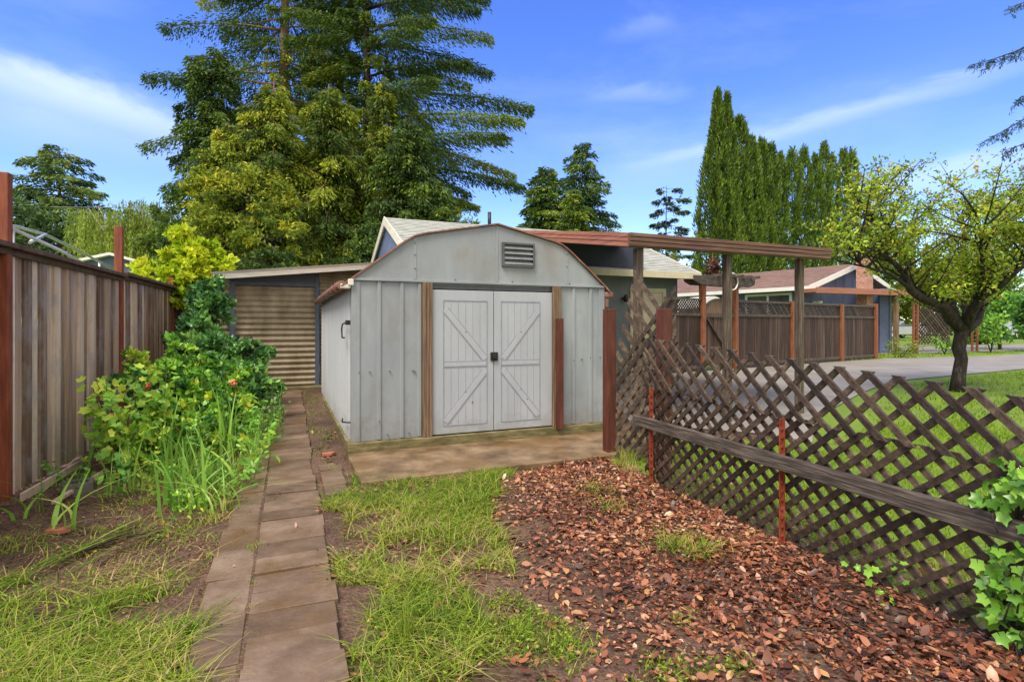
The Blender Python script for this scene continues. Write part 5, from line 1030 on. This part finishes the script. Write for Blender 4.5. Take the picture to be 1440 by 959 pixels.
grassy('grass', 'grass', [(gc, .03, .12, .0075, 1.1, .56), (gc2, .02, .07, .006, .8, .45), (gc3, .02, .06, .006, .8, .45), (gl, .03, .11, .008, 1.3, .55), (gl2, .02, .08, .007, 1.4, .66), (gs, .03, .09, .007, .7, .45), (gb, .05, .26, .008, .8, .5)])
# finer, flat-leaved weeds between the blades
def weeds(P, L, lo, hi):
    k = len(P); P = P + np.stack([rng.normal(0, .02, k), rng.normal(0, .02, k), rng.uniform(.005, .045, k)], 1); D = rdir(k); D[:, 2] = np.abs(D[:, 2]) * .5; return P, D, rng.uniform(.6, 1.3, k) * L, rng.uniform(lo, hi, k)
W = [weeds(gc[::3], .022, .2, .8), weeds(gc2, .022, .25, .8), weeds(gl[::3], .02, .3, .8), weeds(gs[::2], .025, .2, .7), weeds(gl2[::4], .02, .3, .9), weeds(gc3, .022, .25, .8)]
P = np.concatenate([w[0] for w in W]); kind(leaves('ground_weeds', 'grass', None, P, np.concatenate([w[1] for w in W]), np.concatenate([w[2] for w in W]), .009, np.concatenate([w[3] for w in W])), 'stuff')
# lawn beyond the lattice
la = scatter([(1.25, 4.9), (3.3, .8), (5.5, 2.0), (6.5, 7.6), (4.6, 6.9), (3.4, 6.0), (1.5, 6.6)], 60000, patch(1.6, .05, .35)); la = la[lside(la[:, 0], la[:, 1]) > .04]
lb_ = scatter([(4.6, 7.0), (6.0, 6.0), (18, 12), (14, 14.5), (11.4, 12.9), (8.2, 10.8), (6.3, 9.0)], 26000); lc_ = scatter([(11, 17.5), (30, 27), (36, 31), (13, 22)], 12000)
inside = lambda P: ~inpoly(P[:, 0], P[:, 1], drv)
grassy('lawn', 'lawn', [(la, .03, .09, .007, .7, .5), (lb_[inside(lb_)], .04, .09, .014, .6, .5), (lc_[inside(lc_)], .05, .10, .03, .6, .55)])
ns_ = 380; sj = rng.uniform(-.2, 7.5, ns_); aj = rng.normal(0, .012, ns_); sj[::2] = rng.uniform(1.2, 6, len(sj[::2])); Pj = np.stack([S0.x + pr.x * aj + pd.x * sj, S0.y + pr.y * aj + pd.y * sj, np.zeros(ns_)], 1); Pj[:, 2] = gv(Pj[:, 1]) + .004; Pj = Pj[rng.random(ns_) < (vn(Pj[:, 0], Pj[:, 1], 3.7) - .5) * 2.2]
kind(blades('joint_moss', 'grass', None, Pj, rng.uniform(.012, .04, len(Pj)), rng.uniform(.003, .007, len(Pj)), rng.normal(0, .02, (len(Pj), 2)), rng.uniform(.45, 1, len(Pj))), 'stuff')
# flat straw-coloured dead blades on the soil
sp_ = scatter(pix((-60, 690), (200, 660), (340, 700), (300, 850), (200, 900), (-60, 900)), 7000, patch(2.2, .3, .7)); sp2 = scatter(pix((440, 660), (700, 660), (720, 800), (690, 960), (480, 960)), 2200, patch(2.9, .3, .7)); sp3 = scatter([(1.25, 4.7), (2.15, 2.2), (2.9, 2.4), (1.9, 4.9)], 3000); sp_ = np.concatenate([sp_, sp2, sp2 + np.array([.03, .02, .006]), sp3]); sp_ = sp_[~on_path(sp_)]
kind(blades('dead_grass', 'grass', None, sp_, rng.uniform(.02, .06, len(sp_)), rng.uniform(.003, .006, len(sp_)), rng.normal(0, .09, (len(sp_), 2)), rng.uniform(.86, 1.0, len(sp_))), 'stuff')
# leafy weeds filling the bed between fence and path
ws = scatter(pix((125, 690), (200, 715), (300, 725), (352, 690), (395, 590), (388, 560), (300, 570), (170, 620)), 360); Pw, Dw, Tw, Lw = [], [], [], []; wm = MB()
for q in ws:
    hgt = random.uniform(.12, .55) * (1.15 if q[1] > 4.8 else .6); tip = q + np.array([random.gauss(0, .10), random.gauss(0, .10), hgt]); m = int(14 + hgt * 46); sx = .15 + .85 * rng.random((m, 1)); Pw.append(q * (1 - sx) + tip * sx + rng.normal(0, .03, (m, 3))); dd_ = rdir(m); Dw.append(dd_ + np.array([0, 0, .1])); Tw.append(random.uniform(.25, .9) + rng.normal(0, .12, m)); Lw.append(np.full(m, random.choice((.035, .05, .07))) * rng.uniform(.6, 1.3, m)); wm.tube([Vector(q), Vector(q).lerp(Vector(tip), .5) + Vector((.01, 0, .01)), Vector(tip)], [.004, .003, .0015], 4)
Pw = np.concatenate(Pw); Lw = np.concatenate(Lw); kind(leaves('bed_weeds', 'lf_green', None, Pw, np.concatenate(Dw), Lw, Lw * .5, np.concatenate(Tw), 'oval'), 'stuff'); kind(wm.build('weed_stems', 'lf_iris'), 'stuff')
# single tufts
def tuft(px, py, h, n, label, tn=.5, spread=.05, lean=.6, mat='grass', wid=.006):
    q = G(px, py); P = np.repeat(np.array([[q.x, q.y, float(gz(q.x, q.y))]]), n, 0); P[:, :2] += rng.normal(0, spread, (n, 2)); hh = h * rng.uniform(.5, 1.1, n); o = blades('grass_tuft', mat, None, P, hh, wid * rng.uniform(.6, 1.2, n), rng.normal(0, lean, (n, 2)) * hh[:, None], rng.normal(tn, .18, n), loc=tuple(P[0]), seg=4); tag(o, label, 'grass tuft', 'loose grass tufts in the yard')
tuft(880, 655, .22, 150, 'straw-and-green grass tuft at the foot of the red post', .72, .05, .55)
tuft(884, 668, .15, 90, 'dry yellow grass tuft below the green one at the post', .95, .05, .8)
tuft(945, 775, .13, 110, 'green grass tuft on the leaf litter beside the lattice', .45, .05, .8)
tuft(985, 785, .13, 130, 'pale spreading grass tuft right of the greener tuft on the litter', .62, .07, .9)
tuft(845, 695, .10, 90, 'small grass tuft on the bare soil below the concrete pad', .5, .08, .8)
tuft(862, 720, .10, 90, 'thin pale grass tuft lower on the soil slope', .6, .08, .9)
tuft(567, 900, .22, 60, 'tall upright grass tuft in the middle of the foreground grass', .5, .03, .25)
tuft(732, 885, .07, 200, 'low rounded green weed tuft at the edge of the leaf litter', .45, .05, .7)
tuft(790, 915, .05, 150, 'small flat weed tuft in the leaf litter', .45, .06, .9)
tuft(990, 705, .28, 14, 'thin tall grass stems against the lattice base', .55, .08, .35)
tuft(360, 770, .05, 60, 'tiny moss-like tuft in the joint of the paving slabs', .5, .03, .9)
# leaf litter
def dens_l(X, Y):
    sd = -lside(X, Y); return np.clip((1.92 - sd) / 1.7, .08, 1) * np.clip(.62 + 1.1 * (vn(X, Y, 2.4) * vn(X + 7, Y, 5) * 2.2 - .35), .12, 1)
lp = pix((690, 668), (845, 645), (905, 655), (945, 688), (1150, 785), (1430, 900), (1560, 960), (1620, 1040), (900, 1040), (700, 1000), (720, 800), (690, 700))
P = scatter(lp, 86000, dens_l); P = P[lside(P[:, 0], P[:, 1]) < .12]; P2 = scatter(pix((-60, 690), (200, 660), (330, 700), (296, 830), (200, 880), (-60, 880)), 13000, patch(2, .15, .6)); P3 = np.concatenate([scatter(pix((452, 690), (700, 668), (720, 800), (660, 960), (490, 960)), 3000), scatter([(1.25, 4.7), (2.15, 2.2), (2.75, 2.4), (1.8, 4.9)], 2600)]); P4 = scatter(pix((440, 600), (470, 600), (490, 655), (448, 650)), 420); P5 = scatter([(-2.2, 2.2), (-.6, 2.2), (-1.5, 4.4), (-2.6, 4.6)], 520)
nm = len(P); P = np.concatenate([P, P2, P3, P4, P5]); k = len(P); P[:, 2] += rng.uniform(.001, .026, k); P[-len(P5):, 2] += .02
D = rdir(k); D[:, 2] *= .28; nr = unit(np.stack([rng.normal(0, .36, k), rng.normal(0, .36, k), np.ones(k)], 1))
L_ = np.exp(rng.normal(math.log(.028), .42, k)).clip(.012, .07); L_[nm:nm + len(P2)] *= .5; L_[-len(P5):] *= .5; T = np.clip(rng.beta(2.0, 2.2, k) * .95 + (vn(P[:, 0], P[:, 1], 1.7) - .5) * .35, 0, 1)
kind(leaves('leaf_litter', 'litter', None, P, D, L_, L_ * rng.uniform(.38, .68, k), T, 'oval', nr), 'stuff')
# crumbs of soil and broken bits
cr = np.concatenate([scatter(pix((-60, 690), (200, 655), (345, 700), (300, 860), (240, 985), (-60, 985)), 9000), scatter(pix((440, 600), (470, 600), (492, 650), (700, 662), (1000, 760), (1000, 1000), (500, 1000), (450, 700)), 14000)]); cr = cr[~on_path(cr)]; k2 = len(cr); cr[:, 2] += .003
kind(leaves('soil_crumbs', 'litter', None, cr, rdir(k2), rng.uniform(.006, .02, k2), rng.uniform(.005, .014, k2), rng.beta(1.3, 4, k2) * .6), 'stuff')
# twigs
mb = MB()
for i in range(420):
    q = P[random.randrange(nm)]; a = Vector(q) + Z * .012; az = random.uniform(0, 6.28); l = random.uniform(.05, .2); b = a + Vector((math.cos(az) * l, math.sin(az) * l, random.uniform(-.005, .02))); mb.tube([a, a.lerp(b, .5) + Vector((0, .01, .006)), b], [.0028, .0025, .0015], 4)
kind(mb.build('twigs', 'bark_dark'), 'stuff')
# ================================================================== SKY, SUN, CAMERA
SUN_DIR = Vector((-.50, -.86, 0)).normalized() * math.cos(R(58)) + Z * math.sin(R(58))
w = bpy.data.worlds.new('World'); bpy.context.scene.world = w; w.use_nodes = True; t = w.node_tree; L = t.links; bg = t.nodes['Background']
sk = N(t, 'ShaderNodeTexSky', sky_type='NISHITA', sun_disc=False, sun_elevation=R(58), sun_rotation=math.atan2(SUN_DIR.x, SUN_DIR.y), altitude=200, air_density=1.0, dust_density=.25, ozone_density=3.0)
tc = N(t, 'ShaderNodeTexCoord')
mp = N(t, 'ShaderNodeMapping'); mp.inputs['Scale'].default_value = (1, 1, 3.0); mp.inputs['Rotation'].default_value = (R(10), R(-24), 0); L.new(tc.outputs['Generated'], mp.inputs[0])
n1 = N(t, 'ShaderNodeTexNoise', Scale=1.7, Detail=9, Roughness=.62, Distortion=.5); L.new(mp.outputs[0], n1.inputs['Vector'])
r1 = ramp(t, [(.47, (0, 0, 0)), (.85, (.22, .22, .22))]); L.new(n1.outputs['Fac'], r1.inputs[0])
mask = r1.outputs[0]
# a bank of unseen cloud overhead and behind the camera, added for neutral fill light
bk = N(t, 'ShaderNodeVectorMath', operation='DOT_PRODUCT'); bk.inputs[1].default_value = (.08, -.78, .62); L.new(tc.outputs['Generated'], bk.inputs[0])
bn = N(t, 'ShaderNodeMath', operation='MULTIPLY_ADD'); bn.inputs[1].default_value = .5; L.new(n1.outputs['Fac'], bn.inputs[0]); L.new(bk.outputs['Value'], bn.inputs[2])
fill_bank = N(t, 'ShaderNodeMapRange', interpolation_type='SMOOTHSTEP'); fill_bank.inputs[1].default_value = .22; fill_bank.inputs[2].default_value = .75; L.new(bn.outputs[0], fill_bank.inputs[0])
def streak(a, b, width, amt):
    global mask
    da, db = [(Vector(at(p[0], p[1], 1)) - Vector((0, 0, H))).normalized() for p in (a, b)]; n = da.cross(db).normalized(); mid = (da + db).normalized(); half = math.cos(da.angle(db) * .75)
    d1 = N(t, 'ShaderNodeVectorMath', operation='DOT_PRODUCT'); d1.inputs[1].default_value = n; L.new(tc.outputs['Generated'], d1.inputs[0])
    wob = N(t, 'ShaderNodeMath', operation='MULTIPLY_ADD'); wob.inputs[1].default_value = .12; wob.inputs[2].default_value = -.06; L.new(n1.outputs['Fac'], wob.inputs[0])
    sm = N(t, 'ShaderNodeMath', operation='ADD'); L.new(d1.outputs['Value'], sm.inputs[0]); L.new(wob.outputs[0], sm.inputs[1])
    ab = N(t, 'ShaderNodeMath', operation='ABSOLUTE'); L.new(sm.outputs[0], ab.inputs[0])
    m1 = N(t, 'ShaderNodeMapRange', interpolation_type='SMOOTHSTEP'); m1.inputs[1].default_value = 0; m1.inputs[2].default_value = width; m1.inputs[3].default_value = amt; m1.inputs[4].default_value = 0; L.new(ab.outputs[0], m1.inputs[0])
    d2 = N(t, 'ShaderNodeVectorMath', operation='DOT_PRODUCT'); d2.inputs[1].default_value = mid; L.new(tc.outputs['Generated'], d2.inputs[0])
    m2 = N(t, 'ShaderNodeMapRange', interpolation_type='SMOOTHSTEP'); m2.inputs[1].default_value = half; m2.inputs[2].default_value = 1; L.new(d2.outputs['Value'], m2.inputs[0])
    nn = N(t, 'ShaderNodeMapRange'); nn.inputs[1].default_value = .3; nn.inputs[2].default_value = .65; nn.inputs[3].default_value = .35; L.new(n1.outputs['Fac'], nn.inputs[0])
    ml = N(t, 'ShaderNodeMath', operation='MULTIPLY'); L.new(m1.outputs[0], ml.inputs[0]); L.new(m2.outputs[0], ml.inputs[1]); ml2 = N(t, 'ShaderNodeMath', operation='MULTIPLY'); L.new(ml.outputs[0], ml2.inputs[0]); L.new(nn.outputs[0], ml2.inputs[1])
    ad = N(t, 'ShaderNodeMath', operation='ADD'); ad.use_clamp = True; L.new(mask, ad.inputs[0]); L.new(ml2.outputs[0], ad.inputs[1]); mask = ad.outputs[0]
streak((-60, 95), (300, 190), .04, .5); streak((-60, 150), (330, 215), .07, .3); streak((950, 225), (1440, 85), .022, .36); streak((840, 250), (1300, 130), .08, .18); streak((1180, 285), (1440, 235), .03, .3); streak((840, 138), (960, 128), .02, .2); streak((860, 45), (940, 38), .022, .12)
hs = N(t, 'ShaderNodeHueSaturation'); hs.inputs['Saturation'].default_value = 1.27; hs.inputs['Hue'].default_value = .523; hs.inputs['Value'].default_value = 1.05; L.new(sk.outputs[0], hs.inputs['Color'])
mx = N(t, 'ShaderNodeMix', data_type='RGBA'); L.new(mask, mx.inputs[0]); L.new(hs.outputs[0], mx.inputs[6]); mx.inputs[7].default_value = (3.3, 3.8, 4.9, 1)
mx2 = N(t, 'ShaderNodeMix', data_type='RGBA'); L.new(fill_bank.outputs[0], mx2.inputs[0]); L.new(mx.outputs[2], mx2.inputs[6]); mx2.inputs[7].default_value = (4.7, 4.55, 4.25, 1); L.new(mx2.outputs[2], bg.inputs['Color']); bg.inputs['Strength'].default_value = .11
sl = bpy.data.lights.new('sun', 'SUN'); sl.energy = 1.8; sl.angle = R(28); sl.color = (1, .93, .82); so_ = bpy.data.objects.new('sun', sl); C.objects.link(so_); so_.rotation_euler = (-SUN_DIR).to_track_quat('-Z', 'Y').to_euler(); so_.location = (0, 0, 30)
cam = bpy.data.cameras.new('camera'); co = bpy.data.objects.new('camera', cam); C.objects.link(co); co.location = (0, 0, H); co.rotation_euler = (R(90), 0, 0)
cam.sensor_width = 36; cam.lens = F / 1440 * 36; cam.shift_y = -(479.5 - HY) / 1440; cam.clip_end = 2000; cam.clip_start = .05
sc = bpy.context.scene; sc.camera = co; sc.view_settings.view_transform = 'Standard'; sc.view_settings.look = 'None'; sc.view_settings.gamma = 1; sc.view_settings.exposure = 1.45
sc.cycles.max_bounces = 6; sc.cycles.diffuse_bounces = 3; sc.cycles.transmission_bounces = 4; sc.cycles.transparent_max_bounces = 4
